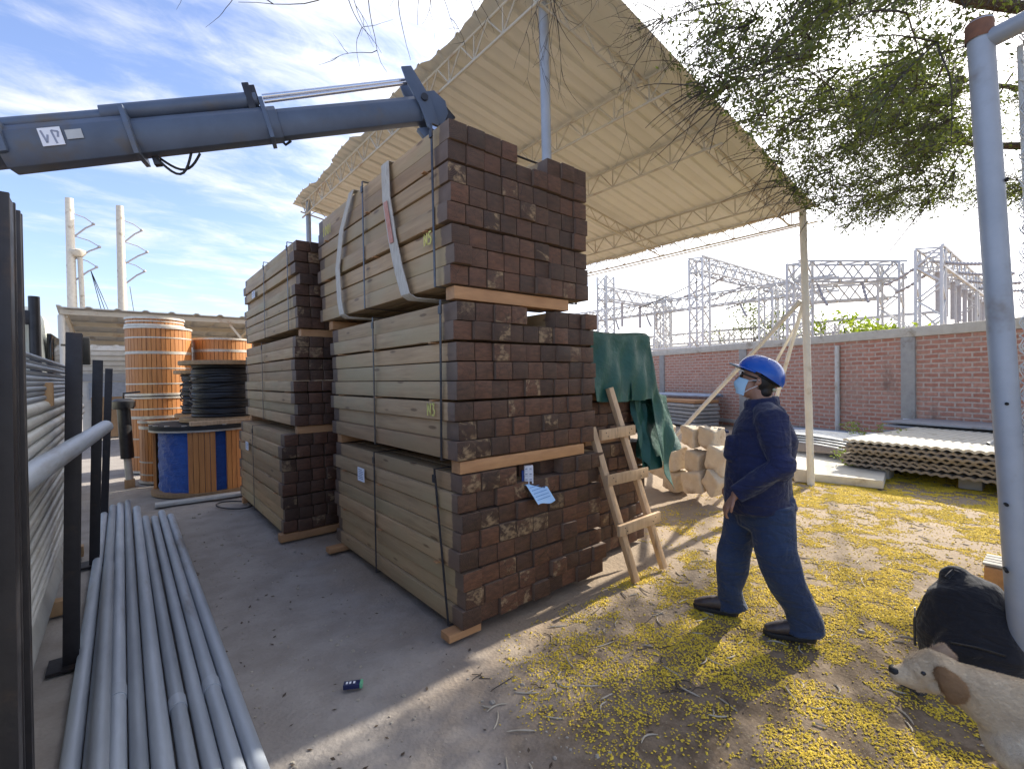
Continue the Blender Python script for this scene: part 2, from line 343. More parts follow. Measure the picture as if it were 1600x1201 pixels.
M['twig']=mat('bare_grey_twig',(.070,.056,.046),(.042,.034,.030),.85,scale=20)
M['bark']=mat('ridged_bark',(.15,.105,.07),(.07,.048,.033),.9,scale=10,stretch=(4,4,.7),bump=.9,bdist=.02)
M['black']=clothmat('black_nylon',(.012,.012,.016),(.026,.026,.033))
M['denim']=clothmat('blue_denim',(.017,.034,.082),(.034,.060,.125))
M['navy']=clothmat('navy_jacket_cloth',(.007,.0115,.048),(.012,.018,.070))
M['skin']=mat('warm_brown_skin',(.36,.19,.12),(.30,.15,.095),.5,scale=14,bump=.1,bdist=.001)
M['hair']=mat('black_hair',(.010,.008,.008),(.006,.005,.005),.55,scale=60)
M['helmet']=mat('glossy_blue_shell',(.006,.085,.40),(.005,.075,.36),.22,bump=0)
M['maskblue']=mat('pale_blue_mask',(.42,.62,.74),(.36,.55,.68),.8,scale=18,bump=.3)
M['boot']=mat('brown_grey_leather',(.085,.065,.06),(.055,.042,.04),.45,scale=12)
M['white']=mat('clean_white',(.80,.80,.80),(.75,.75,.75),.5)
M['darkglass']=mat('dark_glass',(.01,.01,.012),(.01,.01,.012),.08,bump=0)
M['truckwhite']=mat('white_vehicle_paint',(.72,.76,.66),(.68,.71,.62),.3,scale=4,bump=0)
M['tarp']=mat('dark_green_tarpaulin',(.016,.098,.075),(.010,.066,.052),.55,scale=5,bump=.6,bdist=.012,dirt=(.03,.12,.095))
def leafmat(name,a,b,tr):
    t=NT(name); r=t.rand(); g=t.noise(t.tex('Object'),2.2,4)
    c=t.ramp(g,[(.3,a),(.7,b)]); tl=t.N.new('ShaderNodeBsdfTranslucent'); t.L.new(t.mix(1.,c,(1.5,1.6,.6),'MULTIPLY'),tl.inputs[0]); t.set(c,.55)
    mx=t.N.new('ShaderNodeMixShader'); mx.inputs[0].default_value=tr; t.L.new(t.b.outputs[0],mx.inputs[1]); t.L.new(tl.outputs[0],mx.inputs[2]); t.L.new(mx.outputs[0],t.out.inputs[0]); return t.m
M['leaf']=leafmat('small_dull_green_leaflets',(.060,.078,.026),(.11,.125,.042),.42)
M['leafyellow']=leafmat('yellow_green_leaves',(.16,.22,.03),(.26,.30,.05),.4)
def roofmat():
    t=NT('cream_roof_sheet'); v=t.tex('Object'); n=t.noise(v,1.6,5); s=t.noise(t.map(v,(.4,6,1)),1.5,5)
    c=t.ramp(n,[(.3,(.64,.625,.56)),(.7,(.71,.70,.645))]); c=t.mix(t.math('MULTIPLY',t.step(s,.55,.75),.35),c,(.47,.43,.34))
    tl=t.N.new('ShaderNodeBsdfTranslucent'); t.L.new(c,tl.inputs[0]); t.set(c,.5)
    mx=t.N.new('ShaderNodeMixShader'); mx.inputs[0].default_value=.07; t.L.new(t.b.outputs[0],mx.inputs[1]); t.L.new(tl.outputs[0],mx.inputs[2]); t.L.new(mx.outputs[0],t.out.inputs[0]); return t.m
M['roof']=roofmat(); M['truss']=mat('cream_truss_steel',(.55,.50,.40),(.46,.41,.32),.55,scale=6,dirt=(.34,.22,.13))
def groundmat():
    t=NT('dusty_yard_earth'); v=t.tex('Object'); big=t.noise(v,.55,5,.6); mid=t.noise(v,3.1,6,.62); fine=t.noise(v,26,5,.65); speck=t.vor(v,46)
    c=t.ramp(mid,[(.25,(.225,.165,.112)),(.5,(.305,.23,.158)),(.75,(.375,.295,.21))])
    c=t.mix(t.step(big,.35,.7),c,(.32,.245,.175)); c=t.mix(t.math('MULTIPLY',t.step(fine,.52,.72),.45),c,(.19,.145,.105))
    c=t.mix(t.math('MULTIPLY',t.step(speck,.16,.08),.5),c,(.42,.37,.30))
    # greyer ground colour in the lane left of the timber
    x=t.math('ADD',t.xyz(v)[0],t.math('MULTIPLY',t.math('SUBTRACT',big,.5),2.2)); c=t.mix(t.step(x,1.9,.9),c,t.mix(t.step(mid,.3,.7),(.25,.222,.20),(.33,.30,.275)))
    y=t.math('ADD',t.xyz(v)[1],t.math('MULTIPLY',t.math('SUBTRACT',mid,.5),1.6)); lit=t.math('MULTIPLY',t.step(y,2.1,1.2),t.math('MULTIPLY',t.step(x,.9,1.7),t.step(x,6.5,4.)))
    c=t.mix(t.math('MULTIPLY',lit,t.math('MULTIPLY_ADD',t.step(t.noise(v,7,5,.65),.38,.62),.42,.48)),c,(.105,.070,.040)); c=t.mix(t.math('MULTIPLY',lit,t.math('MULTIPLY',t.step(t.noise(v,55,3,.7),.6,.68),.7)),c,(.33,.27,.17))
    t.bump(t.math('ADD',t.math('MULTIPLY',fine,.6),t.math('ADD',mid,t.math('MULTIPLY',speck,.25))),.55,.02); return t.set(c,.95)
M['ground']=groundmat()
def brickmat():
    t=NT('red_brick_with_thick_mortar'); v=t.tex('Object'); s=t.xyz(v); cb=t.N.new('ShaderNodeCombineXYZ'); t.L.new(s[1],cb.inputs[0])
    wob=t.math('MULTIPLY_ADD',t.math('SUBTRACT',t.noise(t.map(v,(1,.7,.7)),2.2,3),.5),.05,s[2]); t.L.new(wob,cb.inputs[1])
    b=t.N.new('ShaderNodeTexBrick'); t.L.new(cb.outputs[0],b.inputs['Vector']); b.inputs['Scale'].default_value=1; b.inputs['Brick Width'].default_value=.27; b.inputs['Row Height'].default_value=.098
    b.inputs['Mortar Size'].default_value=.021; b.inputs['Mortar Smooth'].default_value=.35; b.inputs['Bias'].default_value=-.1
    b.inputs['Color1'].default_value=(.46,.19,.125,1); b.inputs['Color2'].default_value=(.58,.29,.205,1); b.inputs['Mortar'].default_value=(.60,.47,.385,1)
    c=t.mix(t.math('MULTIPLY',t.step(t.noise(v,1.3,6,.65),.35,.75),.7),b.outputs[0],(.50,.35,.27)); c=t.mix(t.math('MULTIPLY',t.step(t.noise(t.map(v,(1,1,.6)),.9,6,.7),.60,.74),.7),c,(.12,.085,.07))
    c=t.mix(t.math('MULTIPLY',t.step(t.noise(v,13,5),.4,.75),.35),c,(.20,.09,.06)); t.bump(t.math('SUBTRACT',1.0,b.outputs[1]),.8,.02); return t.set(c,.9)
M['brick']=brickmat()
M['petal']=mat('yellow_blossom',(.82,.60,.045),(.56,.39,.04),.8,scale=45,bump=0,dirt=(.36,.24,.07))
M['pod']=mat('bleached_pod',(.58,.51,.40),(.38,.32,.24),.8,scale=20)
# ------------------------------------------------------------------ ground
def axis(a,b,step,far):
    x=[a]
    while x[-1]<b: x.append(x[-1]+step)
    s=step; r=x[-1]; hi=[]
    while r<far: s*=1.35; r+=s; hi.append(r)
    s=step; r=a; lo=[]
    while r>-far: s*=1.35; r-=s; lo.append(r)
    return np.array(lo[::-1]+x+hi)
def gh(x,y):
    x=np.asarray(x,float); y=np.asarray(y,float)
    f=np.clip(1-(np.hypot(x-4,y-2)-9)/6,0,1)
    return ((fbm(x*2.3,y*2.3,3,4)-.5)*.05+(fbm(x*9,y*9,8,2)-.4)*.018)*f-.018
def ground():
    X=axis(-1.5,9.,.06,900); Y=axis(-.8,6.,.06,900); gx,gy=np.meshgrid(X,Y,indexing='ij'); gz=gh(gx,gy)
    n,mm=gx.shape; me=bpy.data.meshes.new('ground'); V=np.stack([gx,gy,gz],-1).reshape(-1,3).astype(np.float32)
    i,j=np.meshgrid(np.arange(n-1),np.arange(mm-1),indexing='ij'); q=np.stack([i*mm+j,(i+1)*mm+j,(i+1)*mm+j+1,i*mm+j+1],-1).reshape(-1,4)
    me.vertices.add(len(V)); me.vertices.foreach_set('co',V.reshape(-1)); me.loops.add(q.size); me.loops.foreach_set('vertex_index',q.reshape(-1).astype(np.int32))
    me.polygons.add(len(q)); me.polygons.foreach_set('loop_start',np.arange(0,q.size,4,dtype=np.int32)); me.polygons.foreach_set('loop_total',np.full(len(q),4,np.int32))
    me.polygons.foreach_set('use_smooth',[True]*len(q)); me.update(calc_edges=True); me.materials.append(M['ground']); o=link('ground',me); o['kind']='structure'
ground()
# ------------------------------------------------------------------ boundary wall
WA=np.array([12.5,1.09,0.]); WD=np.array([.34,.94,0.])/np.hypot(.34,.94); WN=np.array([-WD[1],WD[0],0.])   # WN points to the yard
WRZ=math.atan2(-WD[0],WD[1])
def on_wall(u,v):
    d=ray(u,v); t=((WA-CAMP)@WN)/(d@WN); return CAMP+t*d
def wall():
    root=thing('brick_wall','long red brick boundary wall with concrete columns and a pale coping','wall',tuple(WA),WRZ)
    y0,y1=-9.,30.
    MB().box((.10,(y0+y1)/2,1.17),(.20,y1-y0,2.34)).build('brick_panel',M['brick'],root)
    MB().box((.07,(y0+y1)/2,.16),(.30,y1-y0,.10)).build('plinth',M['concrete'],root)
    MB().box((.09,(y0+y1)/2,2.44),(.27,y1-y0,.2)).build('coping_beam',M['palecon'],root,bevel=.012)
    for u in (1420,1162):
        s=(on_wall(u,600)-WA)@WD; c=MB().box((.09,s,1.16),(.262,.27,2.36)).build('concrete_column',M['concrete'],root,bevel=.01)
        if u==1420: MB().box((-.044,s+.02,.52),(.006,.14,.16)).build('notice_plate',M['paper'],c)
    for s in (-3.2,9.6,13.9,18.2,22.5): MB().box((.09,s,1.16),(.262,.27,2.36)).build('concrete_column',M['concrete'],root,bevel=.01)
    s=(on_wall(1311,600)-WA)@WD
    p=MB().tube([(-.06,s,.0),(-.06,s,2.26)],.05,12).build('drain_pipe',M['whitepaint']); p.location=tuple(WA); p.rotation_euler=(0,0,WRZ)
    tag(p,'thin white drain pipe standing upright against the brick wall','pipe')
wall()
# ------------------------------------------------------------------ open shed over the timber
RS=-.159; RX0,RX1,RY0,RY1=2.45,7.74,2.42,9.0
def rz(x): return 4.0+RS*(x-7.62)
def shed():
    root=thing('open_shed','open shed with a tilted cream sheet roof on thin steel posts over the timber','shed',(5,5.5,0))
    L=lambda o:(setattr(o,'location',(-5,-5.5,0)),o)[1]
    xs=np.linspace(RX0,RX1,14); ys=[]; zz=[]; p=.31; y=RY0
    prof=[(0,0),(.03,.0),(.05,.022),(.085,.022),(.105,0),(.2,.0),(.205,.004),(.215,.004),(.22,0)]
    while y<RY1:
        for a,b in prof: ys.append(y+a); zz.append(b)
        y+=p
    # sheets overlap along the slope, ends slightly ragged
    P=[[(x+(.0 if 0<i<13 else (.035*math.sin(int(k/27)*2.7)+.012*math.sin(int(k/9)*1.9))),ys[k],rz(x)+zz[k]+.006*math.sin(k*.11+i)) for k in range(len(ys))] for i,x in enumerate(xs)]
    L(MB().sheet(P,.004,False).build('roof_sheet',M['roof'],root))
    def truss(x,y0,y1,h,off=.035):
        b=MB(); zt=rz(x)-off; zb=zt-h
        for z in (zt,zb): b.tube([(x,y0,z),(x,y1,z)],.014,8)
        n=int((y1-y0)/.42)
        for k in range(n):
            a=y0+(y1-y0)*k/n; c=y0+(y1-y0)*(k+1)/n; b.tube([(x,a,zt),(x,(a+c)/2,zb),(x,c,zt)],.009,6); b.tube([(x,(a+c)/2,zb),(x,(a+c)/2,zt)],.007,6)
        L(b.build('purlin_truss',M['truss'],root))
    for x in (2.56,4.05,5.1,6.75): truss(x,RY0+.08,RY1-.1,.24)
    truss(7.6,RY0+.08,RY1-.1,.20)
    def rafter(y):
        b=MB()
        for dz in (.0,.16): b.tube([(2.5,y,rz(2.5)-.06-dz),(7.62,y,rz(7.62)-.06-dz)],.013,8)
        for k in range(16):
            a=2.5+5.1*k/16; c=a+5.1/16; b.tube([(a,y,rz(a)-.06),((a+c)/2,y,rz((a+c)/2)-.22),(c,y,rz(c)-.06)],.007,6)
        L(b.build('rafter_truss',M['truss'],root))
    for y in (2.75,4.9,8.8): rafter(y)
    L(MB().tube([(7.74,RY0,rz(7.74)-.2),(7.74,RY1,rz(7.74)-.24)],.012,6).build('gutter_rod',M['truss'],root))
    def post(a,b,r,m): L(MB().tube([a,b],r,14).build('post',m,root))
    post((7.66,2.50,-.05),(7.58,2.56,rz(7.6)-.05),.048,M['whitepaint']); post((7.62,8.85,-.05),(7.6,8.8,rz(7.6)-.05),.048,M['whitepaint'])
    post((2.99,3.03,-.05),(2.805,2.90,rz(2.80)-.02),.042,M['greypaint']); post((2.62,8.75,-.05),(2.6,8.7,rz(2.6)-.02),.042,M['greypaint'])
    L(MB().tube([(7.60,5.12,.0),(7.60,2.60,2.66)],.035,10).build('brace',M['whitepaint'],root))
    L(MB().tube([(7.64,2.58,2.62),(8.35,3.55,.0)],.028,10).build('brace',M['whitepaint'],root))
    L(MB().tube([(7.64,2.55,2.55),(9.4,4.6,.0)],.022,10).build('brace',M['whitepaint'],root))
shed()
# ------------------------------------------------------------------ strapped timber bundles
def bundle(label,x0,x1,y0,y1,z0,z1,cols=9,rows=8,missing=(),recess={},straps=(),tags=(),words=(),bearers=(),group='strapped bundles of squared timber',gaprows=(2,5),seed=1,skip=None):
    rr=random.Random(seed); cx=(x0+x1)/2; cy=(y0+y1)/2
    root=thing('timber_bundle',label,'timber bundle',(cx,cy,z0),0,group)
    cw=(x1-x0)/cols; gap=.011; rh=(z1-z0-gap*len(gaprows))/rows; Ln=y1-y0-.03
    me=MB().box((0,0,0),(cw-.0075,Ln,rh-.006)).mesh('timber',M['timber'],bevel=.004)
    z=z1-z0
    for r in range(rows):
        if r in gaprows:
            z-=gap
            for yy in (y0+.28,cy+rr.uniform(-.2,.2),y1-.3):
                MB().box((0,yy-cy,z+gap/2),(x1-x0+.05,.035,gap-.003)).build('spacer_lath',M['bearer'],root)
        sx=rr.uniform(-.014,.014)+(.018 if r%3==0 else 0)
        for c in range(cols):
            if (r,c) in missing or (skip and skip(r,c)): continue
            o=link('timber',me,root,(-(x1-x0)/2+cw*(c+.5)+sx+rr.uniform(-.0012,.0012),rr.uniform(-.012,.012)+recess.get((r,c),0.)-(.018 if rr.random()<.1 else 0),z-rh/2+rr.uniform(-.001,.001)))
            o.rotation_euler=(rr.uniform(-.0012,.0012),rr.uniform(-.006,.006),rr.uniform(-.0008,.0008))
        z-=rh
    w2=(x1-x0)/2+.022; h=z1-z0
    for y,dy in straps:
        b=MB(); t=.004; y-=cy; yb=y+dy
        b.bar((-w2,y,h+.012),(-w2,yb,-.004),.022,t,up=(1,0,0)); b.bar((w2,y,h+.012),(w2,yb,-.004),.022,t,up=(1,0,0)); b.box((0,y,h+.012),(2*w2+t,.022,t)); b.box((0,yb,-.006),(2*w2+t,.022,t))
        b.box((-w2-.004,y,h-.05),(.010,.034,.05)); b.build('steel_strap',M['strap'],root)
    for y,xa,xb,hh in bearers:
        MB().box(((xa+xb)/2-cx,y-cy,-hh/2-.004),(xb-xa,.10,hh-.004)).build('bearer',M['bearer'],root,bevel=.004)
    for (y,zz,w,hh) in tags:
        p=MB().box((-w2-.008,y-cy,zz-z0),(.003,w,hh)).build('paper_tag',M['paper'],root); b=MB()
        for k in range(6): b.box((-w2-.0105,y-cy+rr.uniform(-.1,.1)*w,zz-z0+hh*(.36-.13*k)),(.001,w*rr.uniform(.5,.8),hh*.05))
        b.build('printed_lines',M['print'],p)
    for strokes in words:
        b=MB()
        for s in strokes:
            for a,c in zip(s[:-1],s[1:]): b.bar((-w2-.0035,a[0]-cy,a[1]-z0),(-w2-.0035,c[0]-cy,c[1]-z0),.011,.003,up=(1,0,0))
        b.build('chalk_mark',M['chalk'],root)
    return root
GL={'N':[[(0,0),(0,1),(.75,0),(.75,1)]],'5':[[(.75,1),(.1,1),(.05,.58),(.5,.62),(.75,.35),(.55,.05),(0,.05)]],'3':[[(0,.95),(.6,1),(.3,.6),(.7,.35),(.45,.02),(0,.08)]],
    '0':[[(.3,1),(.0,.6),(.05,.15),(.4,0),(.65,.4),(.6,.85),(.3,1)]],'1':[[(.3,1),(.25,0)]]}
def word(txt,y,z,h,lean=.05):       # written on a face looking to -X: text runs towards -Y
    out=[]
    for i,ch in enumerate(txt):
        for s in GL[ch]: out.append([(y-(i*1.15+a)*h*.62,z+b*h+lean*a*h) for a,b in s])
    return out
LX=1.55
T1=bundle('topmost near timber bundle hung with two pale slings, marked N5',LX,2.80,2.44,4.92,2.20,3.20,missing={(0,4),(0,5),(0,6)} - {(0,6)},straps=((2.60,-.01),(3.70,0.)),bearers=((2.53,1.60,2.62,.085),(4.72,1.6,2.7,.085)),words=(word('N5',2.71,2.47,.075),word('1001',4.66,2.99,.085)),seed=3)
T2=bundle('middle near timber bundle marked N3, with a notch in its top row',LX+.03,2.87,2.44,4.70,1.105,2.10,missing={(0,4),(0,5)},straps=((2.58,.02),(3.62,0.)),bearers=((2.50,1.60,2.74,.082),(4.55,1.6,2.75,.082)),words=(word('N3',2.76,1.375,.08),),seed=5)
T3=bundle('lowest near timber bundle carrying a white carton on its end','x' and LX+.035,2.93,2.43,4.68,.055,1.015,recess={(0,3):.16,(0,4):.16,(0,5):.1},straps=((2.70,-.14),(3.66,0.)),bearers=((2.50,1.50,1.74,.05),(3.0,1.9,2.9,.05),(4.5,1.45,2.8,.05)),tags=((3.92,.81,.14,.115),),seed=9)
C1=bundle('topmost timber bundle of the farther column, small white tag high up',1.37,2.62,5.03,7.6,2.15,3.04,straps=((5.25,0),(6.3,0)),bearers=((5.12,1.42,2.5,.08),(7.4,1.42,2.5,.08)),tags=((6.85,2.74,.16,.09),),seed=13)
C2=bundle('middle timber bundle of the farther column',1.33,2.58,5.0,7.45,1.16,2.07,straps=((6.3,0),),bearers=((5.1,1.36,2.5,.08),(7.3,1.36,2.5,.08)),seed=17)
C3=bundle('lowest timber bundle of the farther column, on the dusty ground',1.21,2.46,5.05,7.3,.09,1.08,straps=((6.3,0),),bearers=((5.12,1.18,2.4,.08),(7.1,1.2,2.4,.08)),tags=((6.6,.82,.15,.1),),seed=19)
K1=bundle('lower timber bundle behind the wooden ladder',3.12,3.92,2.72,5.1,.03,.99,cols=6,straps=((3.0,0),),bearers=(),seed=23)
K2=bundle('upper timber bundle covered by the green tarpaulin',3.12,3.86,2.72,5.1,1.06,1.96,cols=6,bearers=((2.85,3.15,3.8,.06),(4.9,3.15,3.8,.06)),seed=29)
def slings():
    for pts,lab in (([(545,300),(533,360),(527,420),(530,470),(533,497)],'farther pale lifting sling round the topmost timber bundle'),([(597,258),(603,310),(612,370),(622,420),(632,463)],'wider pale lifting sling with red label on the topmost timber bundle')):
        P=[px(u,v,1.515) for u,v in pts]; P=[Vector(p) for p in P]
        top=P[0].copy(); top.z=3.215; bot=P[-1].copy(); bot.z=2.185
        line=[Vector((2.75,top.y-.1,3.225)),Vector((1.62,top.y,3.228)),Vector((1.535,top.y,3.215))]+P[1:-1]+[Vector((1.52,bot.y,2.20)),Vector((1.56,bot.y-.02,2.168)),Vector((2.0,bot.y-.12,2.155)),Vector((2.75,bot.y-.1,2.160))]
        w=.062 if 'wider' in lab else .052; rows=[]
        for i,p in enumerate(line):
            k=.6 if i in(0,1) else 1.; rows.append([p+Vector((-.004*math.sin(3.1*j),(j-.5)*2*w*k*(-1),0)) for j in (0,.33,.66,1)])
        o=MB().sheet([[tuple(q) for q in r] for r in rows],.006).build('lifting_sling',M['sling']); tag(o,lab,'sling','lifting slings')
        if 'wider' in lab:
            a=P[1].lerp(P[2],.1); b=P[2].lerp(P[3],.2); q=MB()
            q.sheet([[(a.x-.012,a.y+.03,a.z),(a.x-.012,a.y-.03,a.z)],[(b.x-.012,b.y+.03,b.z),(b.x-.012,b.y-.03,b.z)]],.003).build('sewn_label',M['slinglabel'],o)
slings()
# ------------------------------------------------------------------ pipe rack on the left
def rack_posts():
    for base,top,w,lab in (((-.275,1.86),(-.255,1.88,2.135),.10,'nearest black steel rack post at the left edge of the yard'),((-.262,2.10),(-.252,2.14,2.165),.045,'slim black steel rack post just behind the nearest one'),
            ((-.262,3.74),(-.205,3.74,1.915),.085,'black steel rack post crossed by the grey rail pipe'),((-.225,5.66),(-.16,5.66,1.83),.09,'black steel rack post at the far end of the rail pipe'),
            ((-.20,7.6),(-.115,7.6,1.80),.09,'farthest black steel rack post')):
        b=MB(); x0,y0=base; x1,y1,z=top
        b.bar((x0-.03,y0,-.03),(x1-.03,y1,z),.012,w,up=(0,1,0))       # web, then two flanges: an I section
        for s in (-1,1): b.bar((x0,y0+s*(w/2-.004),-.03),(x1,y1+s*(w/2-.004),z),.07 if w>.06 else .04,.01,up=(0,1,0))
        b.bar((x0,y0,-.03),(x1,y1,z-.004),.064 if w>.06 else .036,w-.02,up=(0,1,0))
        root=thing('rack_post',lab,'rack post',(x0,y0,0),0,'black posts of the pipe rack')
        for i in range(len(b.v)): v=b.v[i]; b.v[i]=(v[0]-x0,v[1]-y0,v[2])
        b.build('upright',M['rack'],root,bevel=.003)
        MB().box((-.02,0,.004),(.16,w+.10,.016)).build('base_plate',M['rack'],root)
rack_posts()
o=MB().pipe((-.305,2.17,1.275),(-.10,4.62,1.30),.046,.040,20).build('rail_pipe',M['galv']); tag(o,'thick grey pipe laid as a rail against the black rack posts','pipe')
def rack_pipes():
    rr=random.Random(4); grp='pipes stacked in the rack'
    lab1='thin zinc pipe lying high in the rack above the rail pipe'; lab2='thin zinc pipe lying low in the rack below the rail pipe'
    def one(x,z,r,y0,y1,lab,m): tag(MB().pipe((x,y0,z),(x-.02+rr.uniform(-.01,.01),y1,z+rr.uniform(-.004,.004)),r,r*.84,12).build('stacked_pipe',M[m]),lab,'pipe',grp)
    z=1.765; x=-.30
    for k in range(9): one(x-.012*((k)%2)-.01,z-.0125,.0125,.9,5.4+rr.uniform(-.2,.5),lab1,'galv'); z-=.0255
    for k in range(4): one(x-.02,z-.030,.030,.9,6.4+rr.uniform(-.3,.5),lab1,'galvpale'); z-=.061
    for k in range(3): one(x-.02,z-.024,.024,.9,6.2+rr.uniform(-.3,.5),lab1,'galvpale'); z-=.049
    z=1.12
    for k in range(22):
        one(x-.03-.012*(k%2),z-.014,.014,.9,5.3+rr.uniform(-.2,.3),lab2,'galvpale'); z-=.0285
    for zz,r in ((1.15,.10),(1.38,.09),(1.57,.09),(.92,.1),(.68,.1)):       # the bigger ones that fill the rack behind
        for xx in (-.50,-.71): one(xx,zz,r,.9,6.8,'big zinc pipe filling the back of the rack','galvpale')
    for x_ in (-.525,): tag(MB().pipe((x_,.6,.29),(x_,5.0,.29),.172,.16,32).build('stacked_pipe',M['galvpale']),'widest pale pipe at the bottom of the rack','pipe',grp)
    tag(MB().box((-.34,3.6,1.565),(.10,.07,.13)).build('wooden_chock',M['drumwood2'],bevel=.006),'small brown wooden chock wedged under the stacked pipes','chock')
    for y in (2.6,4.6,6.0): tag(MB().box((-.62,y,.052),(.62,.09,.10)).build('rack_sleeper',M['drumwood2'],bevel=.005),'dark timber sleeper under the stacked pipes','sleeper','sleepers under the pipe rack')
rack_pipes()
def ground_pipes():
    rr=random.Random(11); n=9; near=np.linspace(-.195,.40,n); far=np.linspace(-.20,.415,n)
    for i in range(n):
        r=.036+rr.uniform(-.004,.004); yf=(7.55,7.9,8.0,8.1,7.6,7.0,6.95,7.15,6.9)[i]
        lab=('grey blue pipe lying on the ground in the row beside the rack','rightmost grey blue pipe lying on the ground, beside the bare lane','grey blue pipe nearest the rack in the row on the ground')[1 if i==n-1 else 2 if i==0 else 0]
        z=r+(.006 if i%2 else 0)-.004; a=(near[i]-.01*rr.random(),.75+rr.uniform(0,.1),z); b=(far[i]+rr.uniform(-.006,.006),yf,z)
        o=MB().pipe(a,b,r,r*.86,18).build('ground_pipe',M['galv']); tag(o,lab,'pipe','grey pipes lying on the ground')
        if i in (2,5,7):
            MB().pipe((a[0]+(b[0]-a[0])*.32,a[1]+(b[1]-a[1])*.32,z),(a[0]+(b[0]-a[0])*.335,a[1]+(b[1]-a[1])*.335,z),r+.004,r,18).build('coupling',M['galv'],o)
    tag(MB().pipe((-.10,.9,.105),(-.115,5.2,.10),.034,.029,18).build('ground_pipe',M['galv']),'grey pipe lying on top of the others next to the rack','pipe','grey pipes lying on the ground')
ground_pipes()
# ------------------------------------------------------------------ cable drums
def stave_ring(c,r,z0,z1,n,m,name,parent,gap=.004,skip=(),t=.035):
    b=MB(); rr=random.Random(int(r*1000))
    for k in range(n):
        if k in skip: continue
        a0=2*math.pi*k/n; a1=2*math.pi*(k+1)/n; g=gap/r; ro=r+rr.uniform(-.003,.003); ri=r-t
        P=[(ro,a0+g),(ro,a1-g),(ri,a1-g),(ri,a0+g)]
        vs=[(c[0]+q*math.cos(a),c[1]+q*math.sin(a),z) for z in (z0,z1) for q,a in P]
        b.add(vs,[(3,2,1,0),(4,5,6,7),(0,1,5,4),(1,2,6,5),(2,3,7,6),(3,0,4,7)])
    return b.build(name,M[m] if isinstance(m,str) else m,parent)
def ring(c,r,z,h,name,m,parent,t=.006,n=48): return MB().lathe(c,[(r-t,z-h/2),(r,z-h/2),(r,z+h/2),(r-t,z+h/2),(r-t,z-h/2)],n).build(name,m,parent)
def wood_drum(label,x,y,z0,r,h,bands,inner=None):
    root=thing('cable_drum',label,'cable drum',(x,y,z0),0,'big wooden cable drums')
    stave_ring((0,0),r,.02,h,44,'drumwood','stave_wall',root)
    MB().cyl((0,0,.01),r-.04,h-.05,40).build('core',M['drumwood2'],root)
    for k,z in enumerate(bands): ring((0,0,0),r+.006,z,.05 if k%3==2 else .022,'steel_band',M['band'],root)
    ring((0,0,0),r+.02,h-.01,.035,'rim',M['band'],root,.05); ring((0,0,0),r+.02,.03,.04,'rim',M['band'],root,.05)
    return root
wood_drum('lower tall wooden cable drum standing left of the black cable reel',.56,11.05,0,.50,1.36,(.3,.62,1.0,1.15))
wood_drum('upper tall wooden cable drum stacked over another, its top near the shed eave',.56,11.05,1.38,.50,1.24,(.22,.5,.78,1.05))
d=wood_drum('short wooden drum stacked on top of the tall drums',.51,11.1,2.63,.44,.17,(.1,))
wood_drum('lower wooden cable drum hidden behind the black cable reel',1.62,11.25,0,.52,1.36,(.4,.8,1.1))
wood_drum('upper wooden cable drum with white painted mark behind the black cable reel',1.62,11.25,1.38,.52,1.09,(.3,.6,.85))
wood_drum('small wooden drum squeezed behind the blue wrapped drum',.62,9.75,0,.42,1.0,(.15,.35,.9))
def blue_drum():
    root=thing('wrapped_drum','cable drum wrapped in blue film behind spaced wooden staves','cable drum',(1.02,8.62,0)); r=.70
    n=30; b=MB(); rows=[]
    rr=random.Random(2)
    P=[[((r-.075+.012*math.sin(k*2.1+j*1.3)+rr.uniform(-.006,.006))*math.cos(2*math.pi*k/60),(r-.075+.012*math.sin(k*2.1+j*1.3))*math.sin(2*math.pi*k/60),.05+.86*j/14) for k in range(61)] for j in range(15)]
    b.grid(P).build('blue_film',M['bluefilm'],root)
    def ang(u): p=py(u,700,8.0)-np.array([1.02,8.62,0]); d=ray(u,720); # hit the circle
    keep=[]
    n=64
    for k in range(n):
        a=2*math.pi*(k+.5)/n; x=1.02+r*math.cos(a); y=8.62+r*math.sin(a); u=proj((x,y,.5))[0]
        if y<8.75 and (u<292 or 338<u<356): continue
        keep.append(k)
    stave_ring((0,0),r,.05,.92,n,'drumwood','stave_wall',root,.003,[k for k in range(n) if k not in keep])
    MB().lathe((0,0,0),[(0,.0),(r+.03,.0),(r+.03,.05),(0,.05)],48).build('flange',M['drumwood2'],root)
    MB().lathe((0,0,0),[(0,.92),(r+.035,.92),(r+.035,1.0),(0,1.0)],48).build('flange',M['rubber'],root); ring((0,0,0),r+.042,.925,.025,'steel_band',M['band'],root)
    for k in range(10):
        a=R(180+36*k*.55); MB().cyl(((r+.01)*math.cos(a),(r+.01)*math.sin(a),1.0),.03,.012,10).build('bolt_plate',M['band'],root)
blue_drum()
